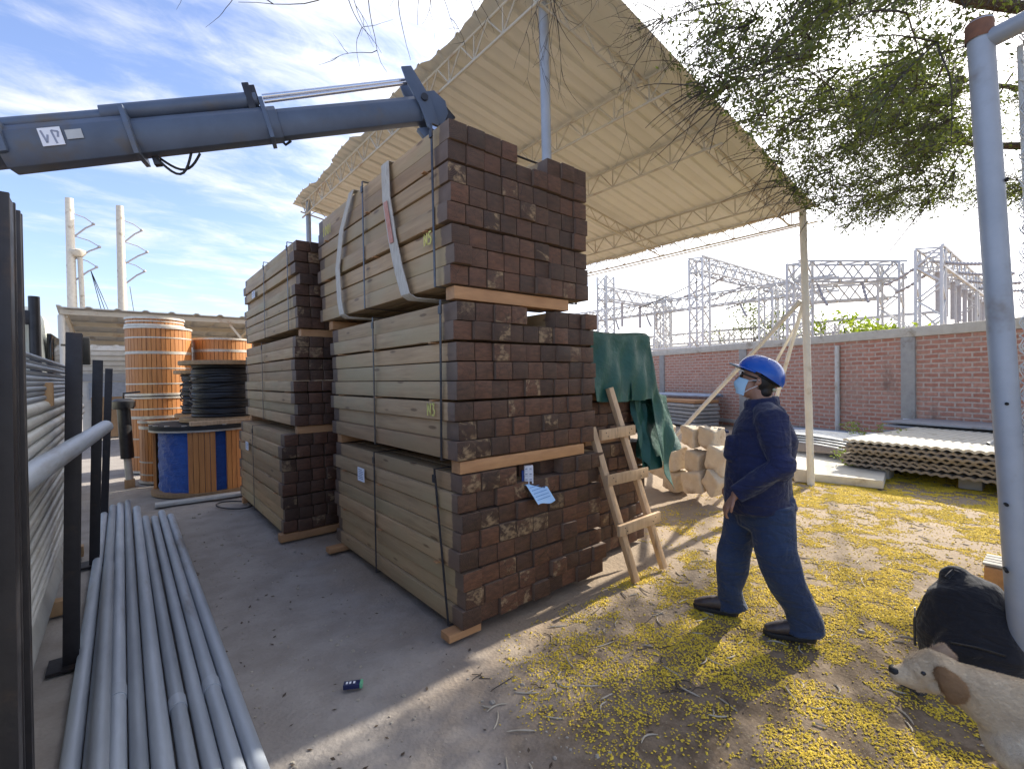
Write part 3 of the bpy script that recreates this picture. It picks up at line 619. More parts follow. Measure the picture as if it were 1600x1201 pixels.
def reel(label,x,y,z0,rf,rc,h,turns):
    root=thing('cable_reel',label,'cable reel',(x,y,z0),0,'black cable reels')
    for z in (0,h-.06): MB().lathe((0,0,z),[(0,0),(rf,0),(rf+.004,.03),(rf,.06),(0,.06)],48).build('flange',M['drumwood2'],root,bevel=0)
    prof=[]; n=turns*5; rr=random.Random(3)
    for i in range(n+1): prof.append((rc+.012*abs(math.sin(math.pi*i*turns/n))+(.012*math.sin(i*.21)+.006*math.sin(i*.77)),.06+(h-.12)*i/n))
    MB().lathe((0,0,0),prof,44).build('cable_winding',M['cable'],root)
    b=MB()
    for k in range(5):
        z=.15+.62*(h/.9)*k/5; P=[]
        for j in range(22): a=R(150+j*11); P.append(((rc+.022+.012*math.sin(j*.3))*math.cos(a),(rc+.022+.012*math.sin(j*.3))*math.sin(a),z+.05*math.sin(j*.4+k)))
        b.tube(P,.011,6)
    b.build('loose_turn',M['cable'],root)
    return root
reel('big reel wound with black cable on top of the blue wrapped drum',1.30,8.72,1.02,.64,.47,.92,17)
reel('smaller reel of black cable behind the big one',1.10,9.85,1.02,.42,.30,.80,14)
def plank(label,a,b,w,h,m='pine',name='plank',group=None):
    o=MB().bar(a,b,w,h).build(name,M[m],bevel=.004); return tag(o,label,'plank',group)
plank('pale plank edge laid on the blue drum under the black reel',(.72,7.93,1.035),(1.7,8.0,1.035),.10,.06)
plank('pale plank lying on the ground in front of the blue drum',(.30,7.72,.02),(1.6,7.65,.02),.16,.04,'galvpale')
def strut_post():
    x,y,_=gnd(203,760); root=thing('steel_prop','black steel prop with a round collar standing on a wooden foot','prop',(x,y,0))
    MB().box((0,0,.05),(.13,.13,.13)).build('wooden_foot',M['drumwood2'],root,bevel=.008)
    MB().tube([(0,0,.11),(-.02,0,.46)],.05,14).build('inner_tube',M['galvpale'],root); s=MB().tube([(-.02,0,.45),(-.05,0,1.22)],.085,18).build('outer_tube',M['darksteel'],root)
    MB().lathe((-.052,0,1.22),[(0,0),(.13,0),(.15,.04),(.15,.12),(.10,.16),(0,.16)],24).build('collar',M['darksteel'],root)
    MB().tube([(-.05,0,1.37),(-.05,0,1.46),(.16,-.02,1.48)],.014,8).build('crank_handle',M['darksteel'],root)
strut_post()
pts=[gnd(338+i*60/20,786+ (5 if i%2 else 4)*math.sin(i*.3)) for i in range(2)]
loop=[]
for k in range(41):
    a=2*math.pi*k/40; q=gnd(366+28*math.cos(a),790+6*math.sin(a)); loop.append((q[0],q[1],.012))
tag(MB().tube(loop,.010,6,cap=False).build('steel_hoop',M['darksteel']),'thin rusty steel hoop lying on the lane near the farther timber column','hoop')
# ------------------------------------------------------------------ distant shed and building, poles, truck
def far_shed():
    root=thing('sheet_roof_shed','low open shed with grey sheet roof beyond the wooden drums','shed',(1,15,0)); L=lambda o:(setattr(o,'location',(-1,-15,0)),o)[1]
    P=[]; 
    xs=np.arange(-1.05,6.5,.05)
    for j in range(6):
        y=14+4.2*j/5; P.append([(x-.05*j*.3,y,3.27-.13*(y-14)+.012*x*0+(.035 if (i%10) in (0,1) else 0)) for i,x in enumerate(xs)])
    L(MB().sheet(P,.02,False).build('roof_sheet',M['galvpale'],root))
    for y in (14.1,15.2,16.3,17.4): L(MB().bar((-1.0,y,3.27-.13*(y-14)-.075),(6.4,y,3.27-.13*(y-14)-.075),.06,.10).build('purlin',M['truss'],root))
    for x in (-.98,2.7,6.3):
        for y in (14.15,18.0): L(MB().tube([(x,y,-.05),(x,y,3.27-.13*(y-14)-.13)],.06,10).build('post',M['whitepaint'],root))
    for x in (-.9,1.2,2.7): L(MB().bar((x,14.15,3.12),(x,18.0,2.62),.06,.10).build('rafter',M['truss'],root))
    L(MB().bar((2.7,14.15,2.4),(2.2,14.15,3.1),.05).build('brace',M['truss'],root))
far_shed()
def far_building():
    root=thing('white_building','low white building with a blue band under the far shed','building',(1,19,0)); L=lambda o:(setattr(o,'location',(-1,-19,0)),o)[1]
    L(MB().box((3.2,19.2,1.4),(8.2,1.2,2.8)).build('wall',M['whitepaint'],root)); L(MB().box((3.2,18.58,1.80),(8.2,.03,.22)).build('blue_band',M['greypaint'],root))
    L(MB().box((-.2,18.57,.62),(1.0,.05,1.2)).build('door',M['drumwood2'],root)); L(MB().box((-.2,18.57,1.40),(1.1,.04,.50)).build('window_pane',M['galv'],root))
    for k in range(5): L(MB().box((3.2,18.59,2.0+.15*k),(8.2,.025,.02)).build('cladding_seam',M['concrete'],root))
far_building()
def utility_pole(u,vt,lab,drum):
    p=py(u,vt,40); x,y,zt=p; root=thing('utility_pole',lab,'utility pole',(x,y,0),0,'pale concrete utility poles')
    MB().tube([(0,0,-.2),(0,0,zt)],[.28,.20],18).build('shaft',M['palecon'],root)
    for i,z in enumerate((zt-1.35,zt-2.75,zt-4.05)):
        s=(1.15,1.42,1.25)[i]
        b=MB(); b.tube([(.2,0,z+.45),(s*.6,0,z+.30),(s*.95,0,z+.0)],.028,6); b.tube([(s*.95,0,z-.05),(s*.62,0,z-.35),(.2,0,z-.95)],.05,6); b.build('line_arm',M['porcelain'],root)
        MB().lathe((s*.95,0,z-.10),[(0,0),(.08,.02),(.10,.07),(.07,.15),(0,.17)],12).build('insulator',M['porcelain'],root)
    if drum:
        MB().lathe((.32,-.1,zt-3.6),[(0,0),(.26,.05),(.42,.25),(.42,.40),(.2,.5),(0,.52)],18).build('transformer_cap',M['palecon'],root)
        MB().tube([(.42,-.1,zt-3.6),(.50,-.1,zt-8)],.13,10).build('cable_duct',M['palecon'],root)
    b=MB()
    for k in range(3): b.tube([(.9,0,zt-4.3),(2.4+.6*k,1,zt-12.5)],.02,4)
    if drum: b.build('stay_wire',M['darksteel'],root)
    else: b2=MB().tube([(.4,-.1,zt-5.2),(1.1,0,zt-12)],.02,4).build('stay_wire',M['darksteel'],root)
utility_pole(108,310,'left pale concrete pole with a drum shaped cap and three curved arms',True)
utility_pole(187,322,'right pale concrete pole with three curved arms and no cap',False)
def truck():
    # crane truck parked behind the pipe rack; its folded out boom reaches over the timber
    A=py(0,240,4.5); B=py(664,172,3.6); A,B=Vector(A),Vector(B); D=(B-A).normalized(); BASE=A-D*1.35; up=Vector((0,0,1)); up=(up-D*up.dot(D)).normalized(); S=D.cross(up)
    ox,oy=BASE.x,BASE.y+1.2; root=thing('crane_truck','white crane truck behind the rack with a long slate blue boom over the timber','truck',(ox,oy,0)); off=Vector((-ox,-oy,0))
    def pt(t,h=0,s=0): return A+D*t+up*h+S*s+off
    LEN=(B-A).length
    def section(name,t0,t1,h,w,zc,m='boom',par=None):       # six sided box section
        b=MB(); pr=[(-w/2,h*.30),(-w*.30,h/2),(w*.30,h/2),(w/2,h*.30),(w/2,-h*.18),(w*.28,-h/2),(-w*.28,-h/2),(-w/2,-h*.18)]
        vs=[pt(t,zc+z,s) for t in (t0,t1) for s,z in pr]; n=len(pr)
        b.add(vs,[(k,(k+1)%n,n+(k+1)%n,n+k) for k in range(n)]+[tuple(range(n-1,-1,-1)),tuple(range(n,2*n))]); return b.build(name,M[m],par or root,bevel=.008)
    boom=section('boom',.03,.78,.262,.21,0.008)
    section('boom_section',.70,1.72,.235,.18,.0,par=boom); section('boom_section',1.60,LEN-.02,.205,.155,-.005,par=boom)
    for t in (.76,1.64):
        b=MB(); b._mbox(Matrix.LocRotScale(pt(t,.02),Matrix((S,D,up)).transposed().to_quaternion(),None),(.235 if t<1 else .195,.03,.33 if t<1 else .30)); b.build('boom_collar',M['boom'],boom,bevel=.004)
    b=MB(); b._mbox(Matrix.LocRotScale(pt(1.57,.19,0),Matrix((S,D,up)).transposed().to_quaternion(),None),(.12,.05,.22)); b._mbox(Matrix.LocRotScale(pt(1.605,.235,0),Matrix((S,D,up)).transposed().to_quaternion(),None),(.10,.05,.10)); b.build('cylinder_bracket',M['darksteel'],boom,bevel=.006)
    MB().tube([pt(.62,.185),pt(1.62,.195)],.060,18).build('hydraulic_cylinder',M['boom'],boom); MB().tube([pt(-.1,.175),pt(.66,.175)],.044,14).build('hydraulic_cylinder',M['boom'],boom)
    MB().tube([pt(1.66,.215),pt(LEN-.05,.255)],.021,12).build('piston_rod',M['chrome'],boom); MB().tube([pt(1.66,.165,.03),pt(LEN-.09,.215,.03)],.015,12).build('piston_rod',M['chrome'],boom)
    # end plates: a slanted link in front of the boom head, hook lug below
    def plate(name,pl,s0,s1,m='boom'):
        vs=[pt(t,h,s) for s in (s0,s1) for t,h in pl]; n=len(pl); return MB().add(vs,[tuple(range(n)),tuple(range(2*n-1,n-1,-1))]+[(k,(k+1)%n,n+(k+1)%n,n+k) for k in range(n)]).build(name,M[m],boom,bevel=.004)
    for s in (-.105,.085): plate('end_link',[(LEN-.13,.31),(LEN-.045,.31),(LEN+.04,.05),(LEN+.055,-.20),(LEN-.005,-.235),(LEN-.05,-.19),(LEN-.07,.0),(LEN-.12,.19)],s,s+.02)
    plate('boom_head',[(LEN-.06,.11),(LEN+.10,.115),(LEN+.175,.02),(LEN+.17,-.08),(LEN+.09,-.19),(LEN+.03,-.12),(LEN-.06,-.10)],-.075,.075); plate('hook_lug',[(LEN+.12,.09),(LEN+.19,.0),(LEN+.245,-.10),(LEN+.17,-.13),(LEN+.13,-.02)],-.025,.025,'darksteel')
    plate('hook_lug',[(LEN-.12,-.155),(LEN+.02,-.15),(LEN+.05,-.24),(LEN-.0,-.30),(LEN-.06,-.27)],-.03,.03)
    MB().tube([pt(LEN+.0,-.20,-.12),pt(LEN+.0,-.20,.12)],.024,14).build('pivot_pin',M['chrome'],boom); MB().tube([pt(LEN-.01,.05,-.12),pt(LEN-.01,.05,.12)],.03,14).build('pivot_pin',M['darksteel'],boom)
    for k,(a,c,dp) in enumerate(((.86,1.12,.10),(.84,1.07,.14))):
        MB().tube([pt(a+(c-a)*i/10,-.13-dp*math.sin(math.pi*i/10),-.03+.03*k) for i in range(11)],.009,8).build('hydraulic_hose',M['rubber'],boom)
    MB().tube([pt(1.62,.20,-.10),pt(1.66,.0,-.105),pt(1.72,-.125,-.06),pt(1.76,-.13,0)],.010,8).build('hydraulic_hose',M['rubber'],boom)
    b=MB(); q=Matrix((S,D,up)).transposed().to_quaternion(); b._mbox(Matrix.LocRotScale(pt(.84,-.155,-.02),q,None),(.05,.045,.06)); b.build('hose_fitting',M['darksteel'],boom,bevel=.004)
    sgn=-1 if (S.dot(Vector((0,-1,0)))<0) else 1
    side=.1125*sgn
    p=MB(); p._mbox(Matrix.LocRotScale(pt(.33,.018,side),q,None),(.004,.12,.115)); p=p.build('data_plate',M['paper'],boom)
    b=MB(); b._mbox(Matrix.LocRotScale(pt(.455,.02,side),q,None),(.003,.09,.06)); b.build('worn_sticker',M['galvpale'],boom)
    b=MB()
    for (a,h0,c,h1) in ((.285,.06,.30,-.02),(.30,-.02,.315,.03),(.34,.055,.35,-.03),(.34,.055,.375,.045),(.375,.045,.365,.01)): b.bar(pt(a,h0,side+.003*sgn),pt(c,h1,side+.003*sgn),.011,.002,up=S)
    b.build('plate_marks',M['print'],p)
    # column and truck body
    c=pt(-1.3,0); MB().tube([(c.x,c.y,1.0),(c.x,c.y,c.z+.1)],[.26,.20],16).build('crane_column',M['boom'],root)
    b=MB(); b._mbox(Matrix.LocRotScale(pt(-.22,.06,0),q,None),(.26,.62,.22)); b._mbox(Matrix.LocRotScale(pt(-1.0,.03,0),q,None),(.2,1.2,.2)); b.build('boom_knuckle',M['boom'],root,bevel=.02)
    TX=-1.86-ox; MB().box((TX,6.0-oy,.78),(.9,9.0,.26)).build('chassis',M['darksteel'],root); MB().box((TX,2.6-oy,1.12),(2.3,4.2,.34)).build('flat_bed',M['drumwood2'],root)
    cab=MB(); y0,y1=7.9-oy,10.0-oy; w=1.18
    pr=[(y0,.75),(y1,.75),(y1,1.55),(y1-.18,2.42),(y1-.45,2.56),(y0+.1,2.56),(y0,2.45)]
    vs=[(TX+s*w*(.90 if z>2 else 1),y,z) for s in (-1,1) for y,z in pr]; n=len(pr)
    cab.add(vs,[tuple(range(n)),tuple(range(2*n-1,n-1,-1))]+[(k,(k+1)%n,n+(k+1)%n,n+k) for k in range(n)]); cabo=cab.build('cab',M['truckwhite'],root,bevel=.07)
    MB().box((TX,y0-.006,2.02),(1.7,.02,.55)).build('rear_window',M['darkglass'],cabo,bevel=.008); MB().box((TX+w*.965,(y0+y1)/2+.2,1.98),(.05,1.0,.62)).build('side_window',M['darkglass'],cabo,bevel=.015); MB().box((TX,y1-.09,1.98),(2.0,.05,.6),M=Matrix.Rotation(R(11),4,'X')).build('windscreen',M['darkglass'],cabo)
    for s in (-1,1):
        MB().bar((TX+s*(w+.0),y1-.35,2.2),(TX+s*(w+.22),y1-.25,2.2),.03).build('mirror_arm',M['rubber'],cabo); MB().box((TX+s*(w+.24),y1-.25,2.12),(.16,.07,.42)).build('wing_mirror',M['rubber'],cabo,bevel=.02)
    ex=py(54,500,7.6); MB().tube([(ex[0]+off.x,ex[1]+off.y,.7),(ex[0]+off.x,ex[1]+off.y,2.62)],.05,14).build('exhaust_stack',M['darksteel'],root)
    MB().bar((TX+.4,7.68-oy,2.40),(ex[0]-.02+off.x,7.62-oy,2.38),.10,.16).build('air_intake',M['darksteel'],root,bevel=.02)
    for y in (9.2,3.2,1.9):
        for s in (-1,1):
            wh=MB().tube([(TX+s*.82,y-oy,.50),(TX+s*1.12,y-oy,.50)],.50,28).build('wheel',M['rubber'],root,bevel=.04); MB().tube([(TX+s*1.10,y-oy,.50),(TX+s*1.14,y-oy,.50)],.26,20).build('rim',M['band'],wh)
truck()
# ------------------------------------------------------------------ right of the timber: tarpaulin, ladder, sacks, sheets
def tarp():
    # cloth over the top of the covered bundle: top, front flap, right flap that hangs lower
    rr=random.Random(5); x0,x1,y0,y1,zt=3.06,3.90,2.665,5.0,2.0
    nU,nV=46,40; P=[]
    for i in range(nU):
        s=i/(nU-1); row=[]
        # arc from the left edge of the top, across it, over the right edge and down
        for j in range(nV):
            t=j/(nV-1); d=t*1.55           # from the back of the top (d=0) over the front edge and down
            L=s*1.72; ex=x1-x0
            side=max(0.,L-ex)
            back=.72
            fr=max(0.,d-back); y=y1-(y1-y0)*min(1,d/back) if d<back else y0
            drop_f=fr*.74; drop_s=side*(.96 if d<back else 1.0)
            x=x0+min(L,ex); z=zt-max(drop_f,0)-drop_s*(1.0 if fr==0 else .92)
            if side>0: x=x1+.10*side+.36*side*min(1,side)*(1 if fr>0 else .5); 
            if fr>0: y=y0-.02-.05*fr; 
            if fr>0 and side>0:      # the hanging corner: the front flap folds outwards and falls
                z-=.08*side*fr; y-=.10*side*fr; x-=.28*fr*side
            w=fr+side
            x+=.016*math.sin(9*z+4*y)*min(1,w*3)*(1 if side>0 else .2); y-=(.020*math.sin(17*x+5*z)+.014*math.sin(31*x-9*z)+.010*math.sin(11*z+3))*min(1,fr*4)
            z+=.012*math.sin(7*x+2.2*y)+.010*math.sin(13*y-4*x)-(.03 if d<.02 else 0); row.append((x,y,z))
        P.append(row)
    tb=MB().sheet(P,.004)
    def patch(TL,TR,BL,BR,n,m,ph):
        c=[np.array(py(u,v,Y)) for u,v,Y in (TL,TR,BL,BR)]; Q=[]
        for i in range(n):
            t=i/(n-1); row=[]
            for j in range(m):
                s_=j/(m-1); q=(c[0]*(1-s_)+c[1]*s_)*(1-t)+(c[2]*(1-s_)+c[3]*s_)*t; q=q+np.array([.012*math.sin(14*t+ph),-.035*math.sin(9*s_+3*t+ph)*(.3+t)-.015*math.sin(21*s_-5*t),.012*math.sin(6*s_+ph)]); row.append(tuple(q))
            Q.append(row)
        tb.sheet(Q,.004)
    patch((978,521,2.70),(1006,530,3.3),(986,625,2.60),(1047,645,2.95),18,14,.4); patch((990,600,2.68),(1040,620,2.98),(1009,742,2.56),(1060,700,2.80),20,14,2.0); patch((985,585,2.72),(1004,610,2.75),(996,700,2.62),(1013,735,2.60),14,8,4.)
    o=tb.build('green_tarpaulin',M['tarp']); tag(o,'dark green tarpaulin draped over a timber bundle behind the ladder','tarpaulin')
tarp()
def ladder():
    root=thing('wooden_ladder','rough pale wooden ladder with three nailed rungs leaning on the timber','ladder',(3.26,2.24,0)); off=Vector((-3.26,-2.24,0))
    A0=Vector((3.08,2.235,0)); A1=Vector(py(924,668,2.50)); B0=Vector((3.47,2.235,0)); B1=Vector(py(952,606,2.60))
    MB().bar(A0+off,A1+off,.058,.045,up=(0,1,0)).build('rail',M['pine'],root,bevel=.004); MB().bar(B0+off,B1+off,.058,.045,up=(0,1,0)).build('rail',M['pine'],root,bevel=.004)
    fr=Vector((0,-.046,0))
    for (u0,v0,u1,v1) in ((938,680,991,671),(948,751,1011,737),(966,830,1030,806)):
        zc=py((u0+u1)/2,(v0+v1)/2,2.35)[2]; yy=2.24+(2.58-2.24)*zc/1.5-.046
        a=Vector(py(u0,v0,yy)); b=Vector(py(u1,v1,yy)); r=MB().bar(a+off,b+off,.03,.085,up=(0,0,1)).build('rung',M['pine'],root,bevel=.004)
        n=MB()
        for t in (.12,.17,.80,.86): q=a.lerp(b,t)+off; n.tube([(q.x,q.y-.0165,q.z+.015*(1 if t in(.12,.86) else -1)),(q.x,q.y-.0195,q.z+.015*(1 if t in(.12,.86) else -1))],.0045,8)
        n.build('nail_head',M['darksteel'],r)
ladder()
def sack_pile():
    rr=random.Random(8); grp='cream sacks in the pile behind the man'
    spec=[ # image centre, plane X, size, tilt, label
     (1033,726,6.05,(.50,.30,.27),2,'flat cream sack at the left foot of the pile'),(1033,676,6.0,(.30,.30,.27),14,'pointed cream sack at the top left of the pile, beside the tarpaulin tip'),
     (1086,681,5.95,(.26,.28,.27),-2,'square cream sack in the middle of the top row'),(1112,684,5.9,(.24,.28,.28),3,'tall cream sack at the right of the top row'),
     (1052,717,5.95,(.34,.30,.30),-10,'wide cream sack slumped at the left of the middle row'),(1093,721,5.85,(.26,.30,.30),2,'ribbed cream sack in the middle row'),
     (1124,717,5.8,(.26,.30,.32),12,'cream sack leaning at the right of the middle row'),(1060,750,5.95,(.30,.32,.28),0,'cream sack on the ground at the left of the bottom row'),
     (1090,752,5.75,(.30,.30,.28),-16,'cream sack tipped on its corner in the bottom row'),(1119,753,5.7,(.24,.26,.24),32,'small cream sack lying crooked at the right of the bottom row'),(1134,735,5.95,(.26,.30,.30),8,'cream sack half hidden behind the man')]
    for u,v,X,sz,tilt,lab in spec:
        c=px(u,v,X); b=MB(); n=14
        for f in range(6):
            P=[]
            for i in range(n+1):
                row=[]
                for j in range(n+1):
                    a,bb=2*i/n-1,2*j/n-1; q=[(1,a,bb),(-1,bb,a),(a,-1,bb),(bb,1,a),(a,bb,1),(bb,a,-1)][f]
                    q=Vector(q); e=.80; k=(abs(q.x)**11+abs(q.y)**11+abs(q.z)**11)**(1/11); q=q/k
                    w=1+.035*math.sin(3*q.x+4*q.z+c[1]*9)*math.cos(4*q.y+c[2]*7)-.03*abs(math.sin(6*q.y+5*q.z+c[0]*5))+.07*q.y*q.z*math.sin(c[1]*31)
                    row.append((q.x*sz[1]/2*w,q.y*sz[0]/2*w,q.z*sz[2]/2*w*(1-.05*q.y*q.y)-.03*q.x*q.y))
                P.append(row)
            b.grid(P)
        M_=Matrix.Rotation(R(rr.uniform(-25,5)),4,'Z')@Matrix.Rotation(R(tilt),4,'X'); o=b.build('cream_sack',M['sack'],loc=(c[0],c[1],c[2])); o.matrix_world=Matrix.Translation(c)@M_; bm=bmesh.new(); bm.from_mesh(o.data); bmesh.ops.remove_doubles(bm,verts=bm.verts,dist=.001); bm.to_mesh(o.data); bm.free()
        tag(o,lab,'sack',grp); tie=MB()
        for k in range(4): tie.box((sz[1]*.1,-sz[0]*.38+sz[0]*.25*k,sz[2]*.475),(.05,.03,.022))
        tie.build('stitched_seam',M['sling'],o,bevel=.006)
    p=gnd(1270,752); 
    b=MB().box((0,0,.10),(.22,.20,.20)).build('concrete_block',M['palecon'],loc=tuple(gnd(1256,752)),bevel=.03); tag(b,'small pale concrete block beside the thin shed post','block')
sack_pile()
def corr(n,L,pitch,amp,t,bow=0.,m='galv',edge=0):
    xs=np.linspace(0,n*pitch,n*8+1); P=[[(x-n*pitch/2,y,amp*math.sin(2*math.pi*x/pitch)+bow*(1-(2*y/L)**2)) for x in xs] for y in np.linspace(-L/2,L/2,9)]
    return MB().sheet(P,t).mesh('corrugated_sheet',M[m])
def sheet_stack():
    # corrugated sheets on blocks, right, all but the top coloured darker for shade; their scalloped ends face the camera
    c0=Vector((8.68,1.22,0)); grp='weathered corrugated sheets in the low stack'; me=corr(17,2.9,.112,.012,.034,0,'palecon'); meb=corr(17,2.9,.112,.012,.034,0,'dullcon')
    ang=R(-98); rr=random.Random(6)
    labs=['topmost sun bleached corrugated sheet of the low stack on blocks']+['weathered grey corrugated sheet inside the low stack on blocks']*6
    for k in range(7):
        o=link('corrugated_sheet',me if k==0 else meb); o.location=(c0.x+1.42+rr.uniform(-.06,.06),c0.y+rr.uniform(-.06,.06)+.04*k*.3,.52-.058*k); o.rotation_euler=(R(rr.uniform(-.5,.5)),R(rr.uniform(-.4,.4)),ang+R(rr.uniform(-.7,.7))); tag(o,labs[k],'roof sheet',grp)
    for i,(x,y) in enumerate(((c0.x+.35,c0.y-.25),(c0.x+.35,c0.y+.75),(c0.x+2.5,c0.y-.2),(c0.x+2.5,c0.y+.7))): tag(MB().box((x,y,.06),(.3,.24,.15)).build('support_block',M['concrete'],bevel=.02),'rough concrete block carrying the low sheet stack','block','blocks under the sheet stack')
    for k,(dy,lab) in enumerate(((-.55,'thin grey pipe lying across the bleached sheet, nearer the gate post'),(-.38,'thin grey pipe lying across the bleached sheet, farther from the gate post'))):
        tag(MB().pipe((c0.x+.35+.3*k,c0.y+dy,.575),(c0.x+2.9,c0.y+dy-.15,.585),.025,.02,10).build('loose_pipe',M['galvpale']),lab,'pipe')
    pe=gnd(1562,778)
    for k in range(4): tag(MB().box((pe[0]+.35-.03*k,pe[1]-.45,.06+.055*k),(.9,.6,.05),rz=R(4*k)).build('pale_slab',M['palecon'],bevel=.008),'pale slab stacked on edge of the yard beside the gate post','slab','pale slabs beside the gate post')
    # shiny sheets lying on the flat slab left of the stack
    me2=corr(7,2.6,.14,.016,.004,.10,'galvpale'); rr=random.Random(9); c=gnd(1290,742)
    tag(MB().box((c[0]+.5,c[1]+.2,.05),(2.2,1.7,.12),rz=R(10)).build('ground_slab',M['palecon'],bevel=.02),'low pale concrete slab on the ground beyond the thin post','slab')
    for k in range(4):
        o=link('zinc_sheet',me2); o.location=(c[0]+1.55+.05*k,c[1]+.30-.05*k,.22+.035*k); o.rotation_euler=(R(1+.8*k),0,R(-22+2*k)); tag(o,('topmost' if k==3 else 'lower')+' silver corrugated sheet bowed over the pale slab','roof sheet','silver sheets on the slab')
    # bundle of white pipes with dark bores, along the wall
    rr=random.Random(12); a=gnd(1352,705); d=Vector((.25,-.97,0)); pc=Vector((a[0]+.7,a[1]+.35,0)); k=0
    for layer,cnt in ((0,8),(1,7),(2,5)):
        for i in range(cnt):
            s=Vector((-.97,-.25,0))*-1; st=pc+s*((i-cnt/2)*.105)+Vector((0,0,.06+.095*layer))+d*rr.uniform(-.15,.15); en=st+d*2.9
            tag(MB().pipe(st,en,.05,.042,12).build('white_pipe',M['whitepaint']),'chalky white pipe with dark bore in the heap by the wall','pipe','white pipes heaped by the wall')
    # blue grey sheets against the wall, right
    a=on_wall(1500,690); 
    for k in range(6):
        o=MB().box((0,0,0),(1.15,3.8,.035)).build('blue_grey_panel',M['greypaint'],bevel=.006); o.location=(a[0]-.95-.06*(k%2),a[1]-.95,.10+.105*k); o.rotation_euler=(R(rr.uniform(-.6,.6)),0,WRZ+R(rr.uniform(-2,2))); tag(o,('topmost' if k==5 else 'lower')+' blue grey panel stacked flat along the brick wall','panel','blue grey panels along the wall')
    for k,dy in enumerate((-2.4,-.9,.6)): tag(MB().box((a[0]-.95,a[1]+dy,.04),(1.2,.10,.08),rz=WRZ).build('panel_sleeper',M['drumwood2']),'dark sleeper under the blue grey panels','sleeper','sleepers under the panels')
    # boards and pipes stacked beside the wall, left of the man
    a=on_wall(1085,660)
    for k in range(7):
        o=MB().box((0,0,0),(.9,3.6,.09)).build('grey_board',M['concrete' if k<6 else 'bearer'],bevel=.01); o.location=(a[0]-.9,a[1]+.4,.09+.115*k); o.rotation_euler=(0,0,WRZ+R(rr.uniform(-2,2))); tag(o,('topmost brown board of the stack left of the man' if k==6 else 'dull grey board in the stack by the wall left of the man'),'board','boards stacked by the wall')
    for k in range(7): tag(MB().pipe((a[0]-1.2+.1*k,a[1]-1.3,.92+.03*(k%2)),(a[0]-.4+.06*k,a[1]+2.2,.93+.03*(k%2)),.035,.028,10).build('thin_pipe',M['galv']),'thin silver pipe lying on the board stack by the wall','pipe','thin pipes on the board stack')
    a=on_wall(1252,700)
    for k in range(6): tag(MB().pipe((a[0]-.5-.1*k,a[1]-1.2,.08+.08*(k%2)),(a[0]-.2-.1*k,a[1]+.9,.09+.08*(k%2)),.045,.038,10).build('silver_pipe',M['galv']),'silver blue pipe at the wall foot behind the thin post','pipe','silver pipes at the wall foot')
sheet_stack()
def brick_pack():
    p=gnd(1553,920); root=thing('brick_pack','reddish block with pale slats at the right edge beside the gate post','block',(p[0]+.12,p[1]-.12,0))
    MB().box((0,0,.08),(.30,.34,.16)).build('block',M['bearer'],root,bevel=.01)
    for k in range(4): MB().box((-.10+.07*k,0,.172+.003),(.055,.36,.02)).build('slat',M['concrete'],root,bevel=.003)
brick_pack()
def weeds(p,h,n,lab,seed):
    rr=random.Random(seed); root=thing('weed_plant',lab,'plant',tuple(p)); b=MB(); V=[]
    for k in range(n):
        a=rr.uniform(0,6.28); P=[Vector((0,0,0))]; d=Vector((math.cos(a)*.35,math.sin(a)*.35,1)).normalized()
        for i in range(8): P.append(P[-1]+d*h/8); d=(d+Vector((rr.uniform(-.2,.2)+.06*math.cos(a),rr.uniform(-.2,.2)+.06*math.sin(a),-.05))).normalized()
        b.tube(P,[.006*(1-.08*i) for i in range(9)],5)
        for q in P[2:]:
            for _ in range(7):
                c=q+Vector((rr.uniform(-.07,.07),rr.uniform(-.07,.07),rr.uniform(-.04,.05))); u=Vector((rr.uniform(-1,1),rr.uniform(-1,1),rr.uniform(-.4,.6))).normalized()*.03; w=u.orthogonal().normalized()*.014; V.append([c-u,c+w,c+u,c-w])
    b.build('stem',M['twig'],root); link('leaves',rawmesh('leaves',V,4,M['leafyellow']),root)
weeds(gnd(1360,716),.75,5,'upright yellow green weed in front of the white pipes',1)
weeds(gnd(1395,722),.6,7,'low sprawling weed beside the white pipes and low stack',2)
weeds(gnd(1330,738),.35,6,'small weed at the edge of the pale slab',3)
